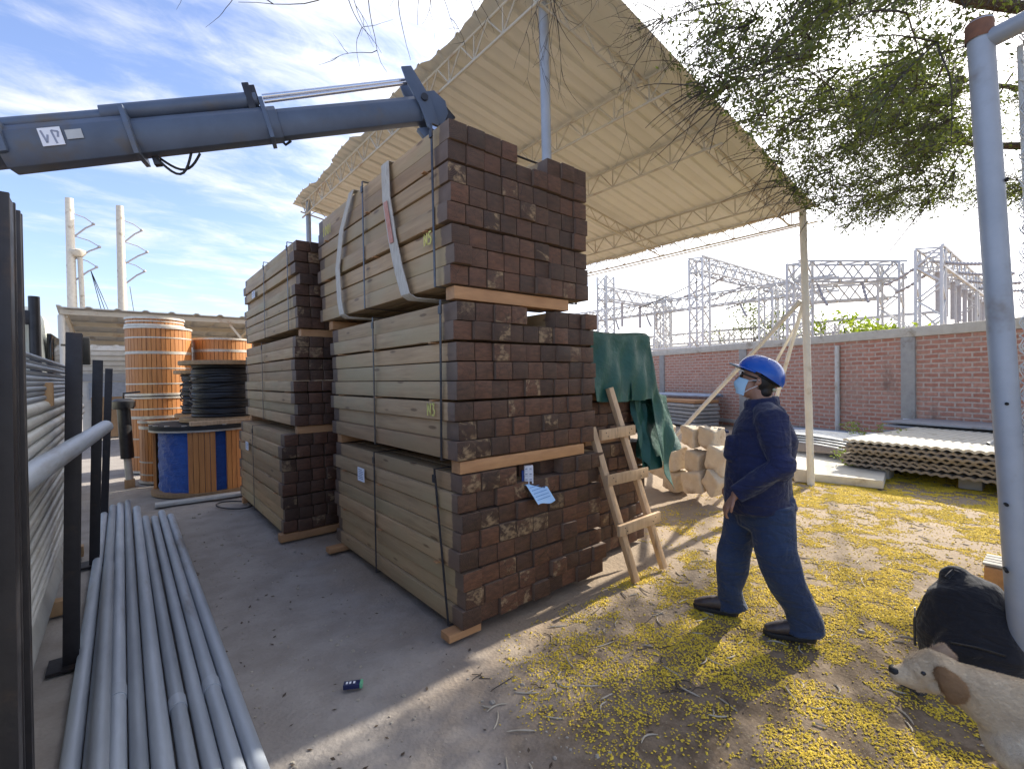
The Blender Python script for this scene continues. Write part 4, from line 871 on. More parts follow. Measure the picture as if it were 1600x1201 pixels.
def carton():
    p=py(826,756,2.47); zt=p[2]; root=thing('white_carton','small white medicine carton with tiny blue print on the lowest near bundle','carton',(p[0],p[1],zt+.006),R(-32))
    MB().box((0,0,.063),(.062,.036,.126)).build('box_body',M['paper'],root,bevel=.0015)
    b=MB()
    for x in (-.018,.012):
        for z in (.03,.068,.105): b.box((x,-.0185,z),(.016,.001,.008)); b.box((x,-.0185,z-.012),(.022,.001,.002))
    for z in (.05,.09): b.box((-.0315,0,z),(.001,.018,.012))
    b.build('printed_marks',M['print'],root)
    MB().box((-.040,.01,.045),(.014,.03,.09)).build('blue_sleeve',mat('deep_blue_card',(.03,.08,.32),(.02,.06,.25),.5),root)
    P=[]
    for i in range(15):
        s=i/14; row=[]
        for j in range(9):
            t=j/8; x=-.075+.21*t; d=.02-.17*s; over=max(0.,-(d)-.015)
            row.append((x,d+.25*over,-.002-(.95*over if over>0 else 0)+.006*math.sin(5*t+1)*s*2+.002))
        P.append(row)
    o=MB().sheet(P,.0008).build('leaflet',mat('pale_blue_print_paper',(.40,.62,.86),(.34,.54,.80),.7,scale=12,bump=0)); o.location=(p[0]+.02,p[1],zt+.004); o.rotation_euler=(0,0,R(12)); tag(o,'pale blue printed leaflet hanging under the white carton','leaflet')
    b=MB()
    for k in range(5):
        for j in range(8):
            s=.35+.12*k; d=.02-.17*s; over=max(0.,-d-.015); 
            x0=-.05+.02*j; b.box((x0,d+.25*over-.0035,.006-.95*over),(.016,.001,.004),M=None)
    b.build('printed_lines',mat('mid_blue_print',(.10,.25,.60),(.08,.2,.5),.7),o)
carton()
def lighter():
    p=gnd(550,1072); root=thing('small_blue_packet','small dark blue packet with a green end lying on the bare lane','packet',(p[0],p[1],-.002),R(-30))
    MB().box((0,0,.012),(.085,.04,.024)).build('packet_body',mat('dark_blue_card',(.012,.022,.10),(.010,.016,.07),.4),root,bevel=.003); MB().box((.048,0,.012),(.014,.041,.025)).build('packet_end',mat('mint_green_card',(.18,.52,.30),(.15,.45,.25),.5),root,bevel=.002)
    b=MB()
    for x in (-.025,-.008,.012): b.box((x,.0,.0245),(.010,.018,.001))
    b.build('printed_marks',M['paper'],root)
lighter()
# ------------------------------------------------------------------ gate frame on the right
def gate():
    x,y=3.405,.247; root=thing('gate_frame','light blue grey steel gate post and rail with chain link mesh at the right edge','gate',(x,y,0))
    q=gnd(1604,1082); MB().tube([(q[0]-x,q[1]-y,-.05),(-.05,.085,3.36)],.052,20).build('gate_post',M['greypaint'],root)
    MB().lathe((-.05,.085,3.36),[(0,.02),(.04,.012),(.055,-.01),(.055,-.09)],20).build('rusty_cap',mat('rusted_steel',(.26,.11,.055),(.16,.075,.045),.8,scale=20),root)
    d=Vector((-.30,-.954,0)).normalized(); MB().tube([(-.04,.07,3.26),Vector((-.04,.07,3.26))+d*2.6],.045,16).build('top_rail',M['greypaint'],root)
    for z in (1.45,2.55,.62,.95): MB().tube([(.0,-.0,z),(-.052,-.012,z)],.008,8).build('bolt_hole',M['hole'],root)  # solid dark stubs; the shade inside the holes is put into their colour
    b=MB(); o=Vector((.012,-.050,0)); n=30; cell=.075
    for s in (-1,1):
        for k in range(-44,34):
            pts=[]
            for i in range(46):
                t=i*cell; w=k*cell+(t if s>0 else 3.3-t)
                if 0<=w<=2.4: pts.append(o+d*w+Vector((.004*s,0,.02+t*.98-0)))
            if len(pts)>1: b.tube([pts[0],pts[-1]],.0028,4,cap=False)
    for j in range(7):      # the bunched end of the mesh hanging beside the post
        w0=.012+.010*j; b.tube([o+d*(w0+.014*(-1)**i)+Vector((.006*math.sin(i+j),0,.05+.058*i)) for i in range(56)],.0028,4,cap=False)
    b.build('chain_link_mesh',M['galvpale'],root)
    MB().tube([(.06,-.14,.0),(.02,-.05,3.2)],.012,8).build('mesh_bar',M['galvpale'],root)
gate()
# ------------------------------------------------------------------ backpack
def backpack():
    p=gnd(1518,1045); root=thing('black_backpack','slumped black backpack on the yellow blossoms beside the gate post','backpack',(p[0],p[1],0),R(-78))
    b=MB(); b.tube([(0,0,.05),(0,.0,.18),(-.01,.01,.32),(-.04,.03,.43),(-.06,.04,.475)],[.23,.245,.215,.15,.07],28,rb=[.15,.165,.15,.115,.06],side=(1,0,0),round_ends=True)
    b.tube([(.02,-.13,.06),(.02,-.15,.18),(.01,-.12,.28)],[.17,.18,.12],20,rb=[.06,.07,.05],side=(1,0,0),round_ends=True)
    for i in range(len(b.v)):
        v=b.v[i]; v=(v[0]*(1.10-.55*abs(v[0])),v[1]*1.06,v[2]); k=.010*math.sin(19*v[2]+9*v[0])+.010*math.sin(25*v[0]-11*v[2]+3*v[1]); b.v[i]=(v[0]*(1+k*2),v[1]*(1+2.5*k),max(v[2],.0))
    remesh(b,'bag_body',M['black'],root,.012,4)
    for s in (-1,1): MB().tube([(s*.09,.13,.40),(s*.13,.19,.30),(s*.14,.19,.16),(s*.13,.15,.05)],.018,8,rb=.035,side=(0,1,0)).build('shoulder_strap',M['black'],root)
    MB().tube([(-.10,-.02,.48),(-.07,-.0,.52),(-.02,.02,.50),(.02,.03,.46)],.012,8).build('grab_handle',M['black'],root)
    MB().tube([(-.235,-.07,.08),(-.238,-.05,.22),(-.19,-.03,.36),(-.10,-.03,.45)],.006,6).build('zip',M['darksteel'],root); MB().box((-.236,-.065,.27),(.008,.012,.05)).build('zip_pull',M['band'],root)
    MB().tube([(-.10,-.213,.21),(0,-.222,.22),(.10,-.213,.21)],.006,6).build('zip',M['darksteel'],root)
    MB().tube([(-.16,-.17,.012),(-.26,-.24,.014),(-.30,-.36,.012),(-.22,-.44,.012)],.012,6,rb=.03,side=(0,0,1)).build('loose_strap',M['black'],root)  # narrow black strip lying on the ground beside the bag
backpack()
# ------------------------------------------------------------------ man
def person():
    P0=Vector((3.13,1.335,0)); ang=R(119); root=thing('person','person in blue helmet, mask and navy work clothes walking past the timber, looking up','person',tuple(P0),ang)
    HP=Matrix.Translation((-.005,0,1.572))@Matrix.Rotation(R(-21),4,'Y')@Matrix.Rotation(R(-6),4,'Z')
    h=lambda x,y,z: HP@Vector((x,y,z))
    def ell(mb,c,r,M_=None,n=18,m=12):
        P=[]
        for i in range(m+1):
            a=math.pi*i/m-math.pi/2; P.append([(c[0]+r[0]*math.cos(a)*math.cos(2*math.pi*k/n),c[1]+r[1]*math.cos(a)*math.sin(2*math.pi*k/n),c[2]+r[2]*math.sin(a)) for k in range(n+1)])
        if M_ is not None: P=[[tuple(M_@Vector(q)) for q in row] for row in P]
        mb.grid(P)
    b=MB()
    ell(b,(-.008,0,.035),(.098,.077,.090),HP); ell(b,(.028,0,-.045),(.062,.058,.078),HP); ell(b,(.060,0,-.092),(.028,.032,.026),HP)
    b.tube([h(.082,0,.012),h(.104,0,-.028)],[.010,.016],10,rb=[.010,.018],side=(0,1,0),round_ends=True)
    b.tube([h(.078,-.028,-.070),h(.084,0,-.070),h(.078,.028,-.070)],.010,8,round_ends=True)
    for s in (-1,1):
        b.tube([h(-.012,s*.076,.018),h(-.018,s*.082,-.01),h(-.006,s*.076,-.035)],[.016,.018,.010],10,rb=[.008,.008,.006],side=(1,0,0),round_ends=True)
        ell(b,(.074,s*.030,.004),(.016,.016,.013),HP,10,8)
    b.tube([h(-.03,0,-.05),(-.035,0,1.44),(-.05,0,1.36)],[.062,.064,.085],16,rb=[.060,.062,.10],side=(1,0,0),round_ends=True)
    b.tube([(-.04,0,1.36),(-.02,0,1.2),(-.01,0,1.0),(-.02,0,.84)],[.10,.125,.135,.125],20,rb=[.16,.18,.165,.165],side=(1,0,0),round_ends=True)
    ARM=[(-.06,.20,1.345),(-.10,.25,1.07),(.135,.235,.885)]; ARM2=[(-.05,-.20,1.345),(-.08,-.24,1.07),(.06,-.20,.86)]
    for A in (ARM,ARM2): b.tube([(-.04,A[0][1]*.55,1.37),A[0],A[1],A[2]],[.05,.055,.043,.028],12,round_ends=True)
    LEGR=[(.03,-.09,.84),(.115,-.095,.46),(.165,-.095,.07)]; LEGL=[(-.06,.10,.84),(-.105,.115,.46),(-.27,.12,.075)]
    for A in (LEGR,LEGL): b.tube(A,[.085,.058,.042],12,round_ends=True)
    # left hand: palm, four curled fingers of unequal length, thumb
    W=Vector(ARM[2]); fw=Vector((.55,-.05,-.83)).normalized(); nr=Vector((.80,.25,.52)).normalized(); nr=(nr-fw*nr.dot(fw)).normalized(); sd=fw.cross(nr)
    def hand(W,fw,nr,sd):
        b.tube([W-fw*.01,W+fw*.035,W+fw*.085],[.024,.036,.038],12,rb=[.018,.016,.014],side=sd,round_ends=True)
        for k,(o,L) in enumerate(((-.030,.066),(-.010,.076),(.011,.071),(.030,.056))):
            p=W+fw*.085+sd*o; d1=(fw-nr*.25).normalized(); d2=(fw-nr*.9).normalized(); d3=(fw*.3-nr).normalized()
            b.tube([p,p+d1*L*.45,p+d1*L*.45+d2*L*.32,p+d1*L*.45+d2*L*.32+d3*L*.23],[.0095,.009,.0082,.007],8,round_ends=True)
        p=W+fw*.03-sd*.03; b.tube([p,p+(fw*.7-sd*.7).normalized()*.035,p+(fw*.7-sd*.7).normalized()*.035+(fw-nr*.5).normalized()*.03],[.012,.0105,.009],8,round_ends=True)
    hand(W+fw*.01,fw,nr,sd)
    W2=Vector(ARM2[2]); f2=Vector((.9,.35,-.2)).normalized(); n2=Vector((0,0,1)); n2=(n2-f2*n2.dot(f2)).normalized(); hand(W2+f2*.01,f2,n2,f2.cross(n2))
    body=remesh(b,'body',M['skin'],root,.0052,3)
    # trousers
    t=MB()
    t.tube([(-.02,0,.92),(-.025,0,.82),(-.035,0,.74)],[.150,.165,.165],24,rb=[.170,.180,.18],side=(1,0,0),round_ends=True)
    t.tube([(-.12,.04,.80),(-.11,.05,.70)],[.10,.10],16,round_ends=True)
    def leg(A,rs): t.tube(A,[r for r,_ in rs],20,rb=[q for _,q in rs],side=(1,0,0))
    leg([(.025,-.095,.80),(.065,-.10,.66),(.105,-.095,.52),(.125,-.095,.42),(.135,-.095,.30),(.150,-.095,.18),(.150,-.095,.10),(.140,-.095,.035)],[(.125,.112),(.118,.105),(.108,.098),(.106,.095),(.096,.09),(.085,.083),(.089,.086),(.092,.088)])
    leg([(-.065,.095,.80),(-.08,.10,.66),(-.09,.112,.54),(-.105,.108,.44),(-.155,.106,.32),(-.215,.105,.20),(-.245,.105,.11),(-.25,.105,.045)],[(.135,.115),(.128,.110),(.122,.102),(.118,.098),(.108,.092),(.096,.086),(.098,.088),(.100,.092)])
    for i in range(len(t.v)):
        v=Vector(t.v[i]); z=v.z
        if z<.78: k=.007*math.sin(38*z+9*v.x+4*v.y)+.006*math.sin(61*z-21*v.y)+(.010*math.sin(75*z+13*v.x) if z<.22 else 0)+(.012*math.exp(-((z-.47)/.07)**2)*math.sin(90*z)); t.v[i]=(v.x*(1)+k,v.y+k*.7,z)
    remesh(t,'trousers',M['denim'],root,.0085,3)
    # jacket
    j=MB(); j.tube([(-.045,0,1.43),(-.05,0,1.37),(-.03,0,1.27),(-.012,0,1.12),(-.008,0,.96),(-.012,0,.83),(-.02,0,.755)],[.085,.125,.165,.182,.192,.200,.208],28,rb=[.10,.195,.215,.222,.226,.226,.226],side=(1,0,0))
    j.tube([(-.075,.03,1.34),(-.09,.10,1.2),(-.085,.10,1.05)],[.10,.13,.12],16,round_ends=True); j.tube([(-.075,-.03,1.34),(-.09,-.10,1.2),(-.085,-.10,1.05)],[.10,.13,.12],16,round_ends=True)
    for A in (ARM,ARM2):
        a0,a1,a2=(Vector(q) for q in A); s=Vector((-.045,A[0][1]*.45,1.375))
        j.tube([s,a0,a0.lerp(a1,.5),a1,a1.lerp(a2,.5),a2],[.075,.092,.085,.076,.066,.055],16,round_ends=False)
        j.tube([a1+Vector((-.01,0,.0)),a1+Vector((.0,0,-.005))],[.080,.078],14,round_ends=True)
    for k in range(14):      # collar stands up round the neck
        a0=2*math.pi*k/14; a1=2*math.pi*(k+1)/14; r1,r2=.088,.078
        j.tube([(-.04+r1*math.cos(a0),r2*math.sin(a0),1.43-.012*math.cos(a0)),(-.04+r1*math.cos(a1),r2*math.sin(a1),1.43-.012*math.cos(a1))],.022,8,rb=.036,side=(math.cos(a0),math.sin(a0),0),round_ends=True)
    j.tube([(.15,.10,1.20),(.16,.10,1.10)],[.035,.038],10,rb=[.06,.06],side=(1,0,0),round_ends=True)
    for i in range(len(j.v)):
        v=Vector(j.v[i]); z=v.z; k=.006*math.sin(31*z+14*v.x)+.005*math.sin(47*z-23*v.y+5*v.x)+(.007*math.sin(70*z+9*v.y) if abs(z-1.02)<.09 else 0); j.v[i]=(v.x+k*(1 if v.x>0 else -1),v.y+k,z)
    jk=remesh(j,'jacket',M['navy'],root,.0085,3)
    # shoes with soles
    for (x,y,tz) in ((.235,-.095,8),(-.175,.105,2)):
        s=MB(); s.tube([(-.10,0,.055),(-.05,0,.066),(.03,0,.060),(.09,0,.046),(.125,0,.038)],[.045,.048,.042,.034,.024],16,rb=[.040,.042,.046,.047,.038],side=(0,0,1),round_ends=True); s.tube([(-.085,0,.06),(-.09,0,.13)],[.048,.046],14,round_ends=False)
        so_=MB(); P=[(-.135,0),(-.12,.036),(-.05,.040),(.03,.047),(.10,.050),(.145,.030),(.155,0)]; P=P+[(a,-c) for a,c in P[-2:0:-1]]; n=len(P)
        so_.add([(a,c,z) for z in (.0,.028) for a,c in P],[tuple(range(n)),tuple(range(2*n-1,n-1,-1))]+[(k,(k+1)%n,n+(k+1)%n,n+k) for k in range(n)])
        sh=remesh(s,'shoe',M['boot'],root,.006,3,loc=(x,y,.0)); sh.rotation_euler=(0,R(-tz*.0),R(-tz)); so_.build('sole',M['rubber'],sh,bevel=.006)
    # hair, helmet, mask, glasses
    hb=MB(); ell(hb,(-.030,0,.015),(.090,.084,.088),HP); ell(hb,(-.068,0,-.045),(.045,.066,.060),HP); ha=remesh(hb,'hair',M['hair'],root,.008,1)
    cut=[]; HI=HP.inverted(); bm=bmesh.new(); bm.from_mesh(ha.data)
    bmesh.ops.delete(bm,geom=[v for v in bm.verts if (HI@v.co).x>(.012 if (HI@v.co).z>.01 else -.022)],context='VERTS'); bm.to_mesh(ha.data); bm.free()
    HM=HP@Matrix.Translation((-.012,0,.048))@Matrix.Rotation(R(-5),4,'Y')
    sh=MB(); P=[]; n=40; m=14
    for i in range(m+1):
        a=(math.pi/2)*i/m; r=math.cos(a)
        row=[]
        for k in range(n+1):
            th=2*math.pi*k/n; low=.028*(1-math.sin(a))*(1 if math.cos(th)<0 else .0)*(-math.cos(th)); ridge=.006*math.exp(-(math.sin(th)/.22)**2)*math.sin(2*a)
            row.append(tuple(HM@Vector((r*.142*math.cos(th),r*.116*math.sin(th),.108*math.sin(a)-low+ridge))))
        P.append(row)
    he=sh.sheet(P,.004).build('helmet',M['helmet'],root)
    br=MB(); P=[]
    for i in range(5):
        s=i/4; P.append([tuple(HM@Vector(((.138+.058*s*max(0,math.cos(th))**.6)*math.cos(th),(.113+.012*s)*math.sin(th),.004-.012*s))) for th in np.linspace(-1.35,1.35,25)])
    br.sheet(P,.005).build('brim',M['helmet'],he); MB().tube([tuple(HM@Vector((.196*math.cos(th) if abs(th)<.9 else .196*math.cos(th),.125*math.sin(th),-.012))) for th in np.linspace(-.85,.85,15)],.006,6).build('brim_edge',M['greypaint'],he)
    MB().tube([tuple(HM@Vector((.118*math.cos(th),.098*math.sin(th),-.012-.02*max(0,-math.cos(th))))) for th in np.linspace(0,2*math.pi,33)],.004,6,rb=.014,side=(0,0,1),cap=False).build('head_band',M['rubber'],he)
    MB().tube([tuple(HM@Vector((-.115+.004*k,.03*(k-1),-.058))) for k in range(3)],.012,8,round_ends=True).build('band_knob',mat('cream_plastic',(.62,.60,.42),(.55,.52,.36),.5),he)
    mk=MB(); P=[]
    for i in range(13):
        s=i/12; row=[]
        for k in range(17):
            th=(k/16-.5)*2*1.18; bul=.022*math.exp(-((s-.42)/.3)**2)*math.cos(th)
            z=-.012-.102*s; rx=(.098-.012*s-.030*max(0,s-.75))+bul; row.append(tuple(HP@Vector((.004+rx*math.cos(th),(.070-.010*s)*math.sin(th)*1.0,z+.002*math.sin(18*s)))))
        P.append(row)
    ms=mk.sheet(P,.003).build('face_mask',M['maskblue'],root)
    for s in (-1,1):
        for z0,z1 in ((-.020,.008),(-.100,-.030)): MB().tube([tuple(HP@Vector(q)) for q in ((.042,s*.066,z0),(.018,s*.077,(z0+z1)/2),(-.018,s*.086,z1))],.0022,6).build('ear_loop',M['white'],ms)
    g=MB()
    for s in (-1,1): ell(g,(.092,s*.032,.008),(.010,.030,.021),HP,14,8); g.bar(h(.088,s*.06,.014),h(-.015,s*.082,.012),.005,.010)
    g.bar(h(.100,-.01,.012),h(.100,.01,.012),.006); g.build('dark_glasses',M['darkglass'],root)
    MB().tube([h(.018,.078,-.012),h(-.02,.086,-.0)],.004,6).build('glasses_cord',M['rubber'],root)
    # patch pocket flap and seams
    MB().box((.0,.0,0),(.02,.13,.012)).build('pocket_flap',M['navy'],root,loc=(.175,.09,1.255),bevel=.004)
person()
# ------------------------------------------------------------------ dog
def dogcoat():
    t=NT('cream_dog_coat'); v=t.tex('Object'); x,y,z=t.xyz(v); n=t.noise(v,7,5,.6); f=t.noise(t.map(v,(6,40,40)),5,4,.7)
    up=t.step(t.math('ADD',z,t.math('MULTIPLY',n,.12)),.47,.62)          # warmer saddle and crown, paler chest and legs
    c=t.mix(up,t.ramp(n,[(.3,(.70,.60,.46)),(.7,(.78,.69,.55))]),t.ramp(n,[(.3,(.56,.42,.26)),(.7,(.68,.53,.35))]))
    c=t.mix(t.math('MULTIPLY',t.step(t.noise(v,16,4,.6),.45,.7),.35),c,(.42,.30,.19)); c=t.mix(t.math('MULTIPLY',t.step(f,.5,.75),.3),c,(.30,.21,.13))
    t.bump(t.math('ADD',f,t.noise(t.map(v,(18,90,90)),6,3)),.6,.005); return t.set(c,.85)
def dog():
    hc=Vector(CAMP+ray(1453,1050)*1.60); dr=Vector((-.52,.854,0)).normalized(); ang=math.atan2(dr.y,dr.x); base=hc-dr*.35; base.z=0; hz=hc.z
    root=thing('dog','cream coloured dog with tan ears entering at the lower right corner','dog',tuple(base),ang); coat=dogcoat(); b=MB(); H=Vector((.35,0,hz))
    q=lambda x,y,z:(H.x+x*.76,y,H.z+z)
    # head: skull, stop, muzzle, jaw
    b.tube([q(-.055,0,.012),q(-.01,0,.018),q(.035,0,.008)],[.050,.058,.046],16,rb=[.052,.060,.050],side=(0,0,1),round_ends=True)
    b.tube([q(.03,0,-.010),q(.075,0,-.020),q(.116,0,-.024)],[.046,.040,.031],14,rb=[.043,.034,.027],side=(0,0,1),round_ends=True)
    b.tube([q(.0,0,-.040),q(.06,0,-.048),q(.098,0,-.046)],[.026,.020,.014],12,rb=[.034,.024,.017],side=(0,0,1),round_ends=True)
    for s in (-1,1): b.tube([q(.034,s*.028,.028),q(.02,s*.036,.032)],[.012,.012],8,round_ends=True); b.tube([q(-.02,s*.042,-.018),q(.01,s*.036,-.024)],[.026,.022],10,round_ends=True)
    # neck into a deep chest, belly tucked up
    b.tube([q(-.03,0,.0),(.262,0,hz-.022),(.18,0,hz-.062),(.07,0,hz-.115)],[.054,.066,.094,.132],20,rb=[.050,.056,.074,.10],side=(0,0,1),round_ends=True)
    b.tube([(.12,0,hz-.15),(-.02,0,hz-.15),(-.18,0,hz-.135),(-.34,0,hz-.12),(-.46,0,hz-.12)],[.135,.155,.14,.11,.095],22,rb=[.095,.115,.11,.095,.09],side=(0,0,1),round_ends=True)
    for s in (-1,1):
        b.tube([(.10,s*.075,hz-.17),(.05,s*.088,.25),(.075,s*.085,.17),(.065,s*.085,.03)],[.065,.038,.027,.022],12,rb=[.048,.034,.026,.022],side=(1,0,0),round_ends=True); b.tube([(.07,s*.085,.022),(.115,s*.085,.02)],[.024,.020],10,rb=[.028,.026],side=(0,0,1),round_ends=True)
        b.tube([(-.42,s*.07,hz-.13),(-.36,s*.085,.27),(-.47,s*.085,.17),(-.44,s*.085,.03)],[.085,.058,.026,.022],12,round_ends=True); b.tube([(-.44,s*.085,.022),(-.39,s*.085,.02)],[.024,.020],10,rb=[.028,.026],side=(0,0,1),round_ends=True)
    b.tube([(-.52,0,hz-.10),(-.62,0,hz-.14),(-.70,0,hz-.24),(-.72,0,hz-.34)],[.03,.022,.016,.009],10,round_ends=True)
    bo=remesh(b,'body',coat,root,.0065,5)
    def fur(o,n,L,m,par=None):
        g=np.random.default_rng(4); me=o.data; me.calc_loop_triangles(); V=np.array([v.co[:] for v in me.vertices]); T=np.array([t.vertices[:] for t in me.loop_triangles]); A=V[T]; nn=np.cross(A[:,1]-A[:,0],A[:,2]-A[:,0]); ar=np.linalg.norm(nn,axis=1); nn/=np.maximum(ar,1e-12)[:,None]
        k=g.choice(len(T),n,p=ar/ar.sum()); u=g.random((n,2)); f=u.sum(1)>1; u[f]=1-u[f]; p=A[k,0]+(A[k,1]-A[k,0])*u[:,:1]+(A[k,2]-A[k,0])*u[:,1:]; N=nn[k]
        d=np.array([-1,0,-.45])+g.normal(0,.28,(n,3)); d=d-N*(d*N).sum(1,keepdims=True); d/=np.linalg.norm(d,axis=1,keepdims=True); d=d+N*.38; sd=np.cross(d,N); sd/=np.maximum(np.linalg.norm(sd,axis=1,keepdims=True),1e-9)
        l=(L*g.uniform(.6,1.3,n)*np.where(p[:,0]>.41,.35,1))[:,None]; link('fur',rawmesh('fur',np.stack([p-sd*.0010,p+sd*.0010,p+d*l],1),3,m),par or root)
    fur(bo,90000,.010,coat)
    tan=mat('tan_ear_fur',(.33,.19,.09),(.21,.115,.05),.85,scale=25,bump=.4); e=MB()
    def ear(P,r,rb,side,m):
        mb=MB(); mb.tube([q(*p) for p in P],r,14,rb=rb,side=side,round_ends=True); eo=remesh(mb,'ear',m,root,.003,14); fur(eo,9000,.016,m,eo)
    ear([(-.006,.046,.036),(-.022,.060,.022),(-.038,.066,.002),(-.046,.068,-.018),(-.044,.065,-.036),(-.034,.061,-.048)],[.018,.028,.034,.032,.023,.010],[.012,.010,.008,.008,.008,.006],(1,0,.25),tan)
    ear([(-.040,-.046,.045),(-.075,-.062,.046),(-.115,-.070,.030)],[.020,.026,.012],[.008,.009,.006],(.3,0,1),mat('pale_ear_fur',(.50,.36,.24),(.42,.29,.19),.85,scale=25,bump=.4))
    n=MB(); n.tube([q(.132,-.009,-.010),q(.138,0,-.012),q(.132,.009,-.010)],.0125,12,round_ends=True); n.build('nose',M['rubber'],root)
    for s in (-1,1): x=MB(); x.tube([q(.044,s*.038,.018),q(.046,s*.042,.017)],.0085,10,round_ends=True); x.build('eye',M['darkglass'],root)
    MB().tube([q(.118,.024,-.046),q(.09,.030,-.050),q(.068,.034,-.052)],.0018,6).build('mouth_line',M['rubber'],root)
dog()
# ------------------------------------------------------------------ substation beyond the wall
def lat_beam(b,p0,p1,w,h,step=1.0,r=.045):
    p0,p1=Vector(p0),Vector(p1); d=(p1-p0); L=d.length; d.normalize(); up=Vector((0,0,1)) if abs(d.z)<.9 else Vector((1,0,0)); sd=d.cross(up).normalized(); up=sd.cross(d)
    n=max(2,int(L/step)); c=lambda t,i,j:p0+d*t+sd*(i*w/2)+up*(j*h/2)
    for i in (-1,1):
        for j in (-1,1): b.bar(c(0,i,j),c(L,i,j),r)
    for k in range(n):
        a,e=L*k/n,L*(k+1)/n; m=(a+e)/2; q=r*.62
        for i in (-1,1): b.bar(c(a,i,-1),c(m,i,1),q); b.bar(c(m,i,1),c(e,i,-1),q)
        for j in (-1,1): b.bar(c(a,-1,j),c(m,1,j),q); b.bar(c(m,1,j),c(e,-1,j),q)
def gantry(lab,cols,beams,strings=(),drops=(),arms=0):
    o0=cols[0]; root=thing('lattice_gantry',lab,'gantry',(o0[0],o0[1],0),0,'steel lattice gantries of the substation'); O=Vector((-o0[0],-o0[1],0))
    for x,y,z in cols: b=MB(); lat_beam(b,Vector((x,y,-.2))+O,Vector((x,y,z))+O,.75,.75,1.15,.09); b.build('lattice_column',M['lattice'],root)
    for p0,p1 in beams: b=MB(); lat_beam(b,Vector(p0)+O,Vector(p1)+O,.75,.75,1.15,.085); b.build('lattice_beam',M['lattice'],root)
    for p0,p1 in strings:
        p0,p1=Vector(p0)+O,Vector(p1)+O; d=p1-p0; L=d.length; n=max(6,int(L/.16)); P=[];rr=[]
        for k in range(2*n+1): t=k/(2*n); P.append(p0+d*t+Vector((0,0,-.35*math.sin(math.pi*t*.55)))); rr.append(.075 if k%2 else .035)
        MB().tube(P,rr,8).build('insulator_string',M['porcelain'],root)
    for x,y,z,l in drops: MB().tube([(x+O.x,y+O.y,z),(x+O.x,y+O.y,z-l)],[.09,.09],8).build('post_insulator',M['porcelain'],root)
gantry('tallest lattice gantry of the substation, its beam running away from the wall',[(24,13.1,7.75),(34.5,13.1,7.6)],[((23.6,13.1,7.45),(40,13.1,7.45))],[((26.5,13.0,7.1),(26,15.2,6.6)),((29.5,13.0,7.1),(28.8,15.6,6.5)),((33,13.0,7.1),(32,15.6,6.4))])
gantry('long lattice gantry crossing behind the tallest one',[(29,11.6,6.4),(29,18.6,6.4),(29,25,6.4)],[((29,8.2,6.3),(29,28,6.3))],[((28.9,13.2,5.9),(28,12.4,5.3)),((28.9,19.8,5.9),(28,18.8,5.3)),((28.9,22.5,5.9),(28,21.5,5.3))],[(29,9.6,5.9,2.2)])
gantry('wide lattice gantry behind the thin shed post',[(23,7.9,6.4),(26.5,5.45,6.4)],[((22.8,8.1,6.05),(26.8,5.2,6.05)),((24.2,8.6,5.2),(27.8,5.6,5.4))],[((23.6,7.4,5.5),(23.2,6.9,4.8)),((25.2,6.2,5.6),(24.6,5.8,4.9))])
gantry('lattice gantry with a row of hanging insulators at the right',[(24,3.72,6.25),(33,3.72,6.25)],[((23.8,3.72,5.95),(44,3.72,5.95))],[((25+3*k,3.9,6.0),(22.5+3*k,1.6,5.5)) for k in range(4)]+[((24.2,3.9,5.9),(24.2,5.2,5.5)),((25.5,3.9,5.7),(25.5,5.1,5.3))],[(25.5+1.7*k,3.72,5.6,1.7) for k in range(9)])
gantry('distant lattice tower with a low beam at the left of the substation',[(24.3,19.7,8.0),(31,19.7,7.4)],[((24,19.7,6.9),(33,19.7,6.9))],[],[(26+2*k,19.7,6.5,1.6) for k in range(3)])
gantry('small low lattice gantry seen through the others',[(34,10,4.6),(34,16.5,4.6),(34,22,4.6)],[((34,5,4.4),(34,26,4.4))],[],[(34,7+2.5*k,4.0,1.4) for k in range(7)])
def busbars():
    root=thing('busbar_rack','low rack of pipes and post insulators just above the wall coping','busbar rack',(27,10,0)); rr=random.Random(3)
    for x,z in ((26,3.2),(30,3.5),(35,3.9),(27,2.75),(38,3.3)): MB().tube([(x-27,-9,z),(x-27,16,z)],.06,6).build('busbar',M['lattice'],root)
    for k in range(12): x=rr.choice((26,30,35,38)); MB().tube([(x-27,-8.5+2.*k,-.1),(x-27,-8.5+2.*k,3.0+rr.uniform(0,.9))],[.09,.07],6).build('post_insulator',M['porcelain'],root)
busbars()
def wire(lab,p0,p1,sag,r=.012):
    p0,p1=Vector(p0),Vector(p1); P=[p0.lerp(p1,i/16)-Vector((0,0,sag*4*(i/16)*(1-i/16))) for i in range(17)]; tag(MB().tube(P,r,5).build('overhead_wire',M['darksteel']),lab,'wire')
wire('thin overhead wire sloping down below the low eave of the shed',px(915,415,20),px(1275,322,20)+np.array([0,0,.0]),.05,.016)
wire('thin wire rising from the wide gantry to the tree crown',(24.4,6.8,7.6),(16,1.9,9.0),.2,.022); wire('thin wire above the right hand gantry rising to the tree',(26,5.6,6.6),(14,.9,7.6),.2,.018)
wire('faint wire from the tallest gantry to the left',(24,13.2,6.6),(30,26,6.3),.4,.03)
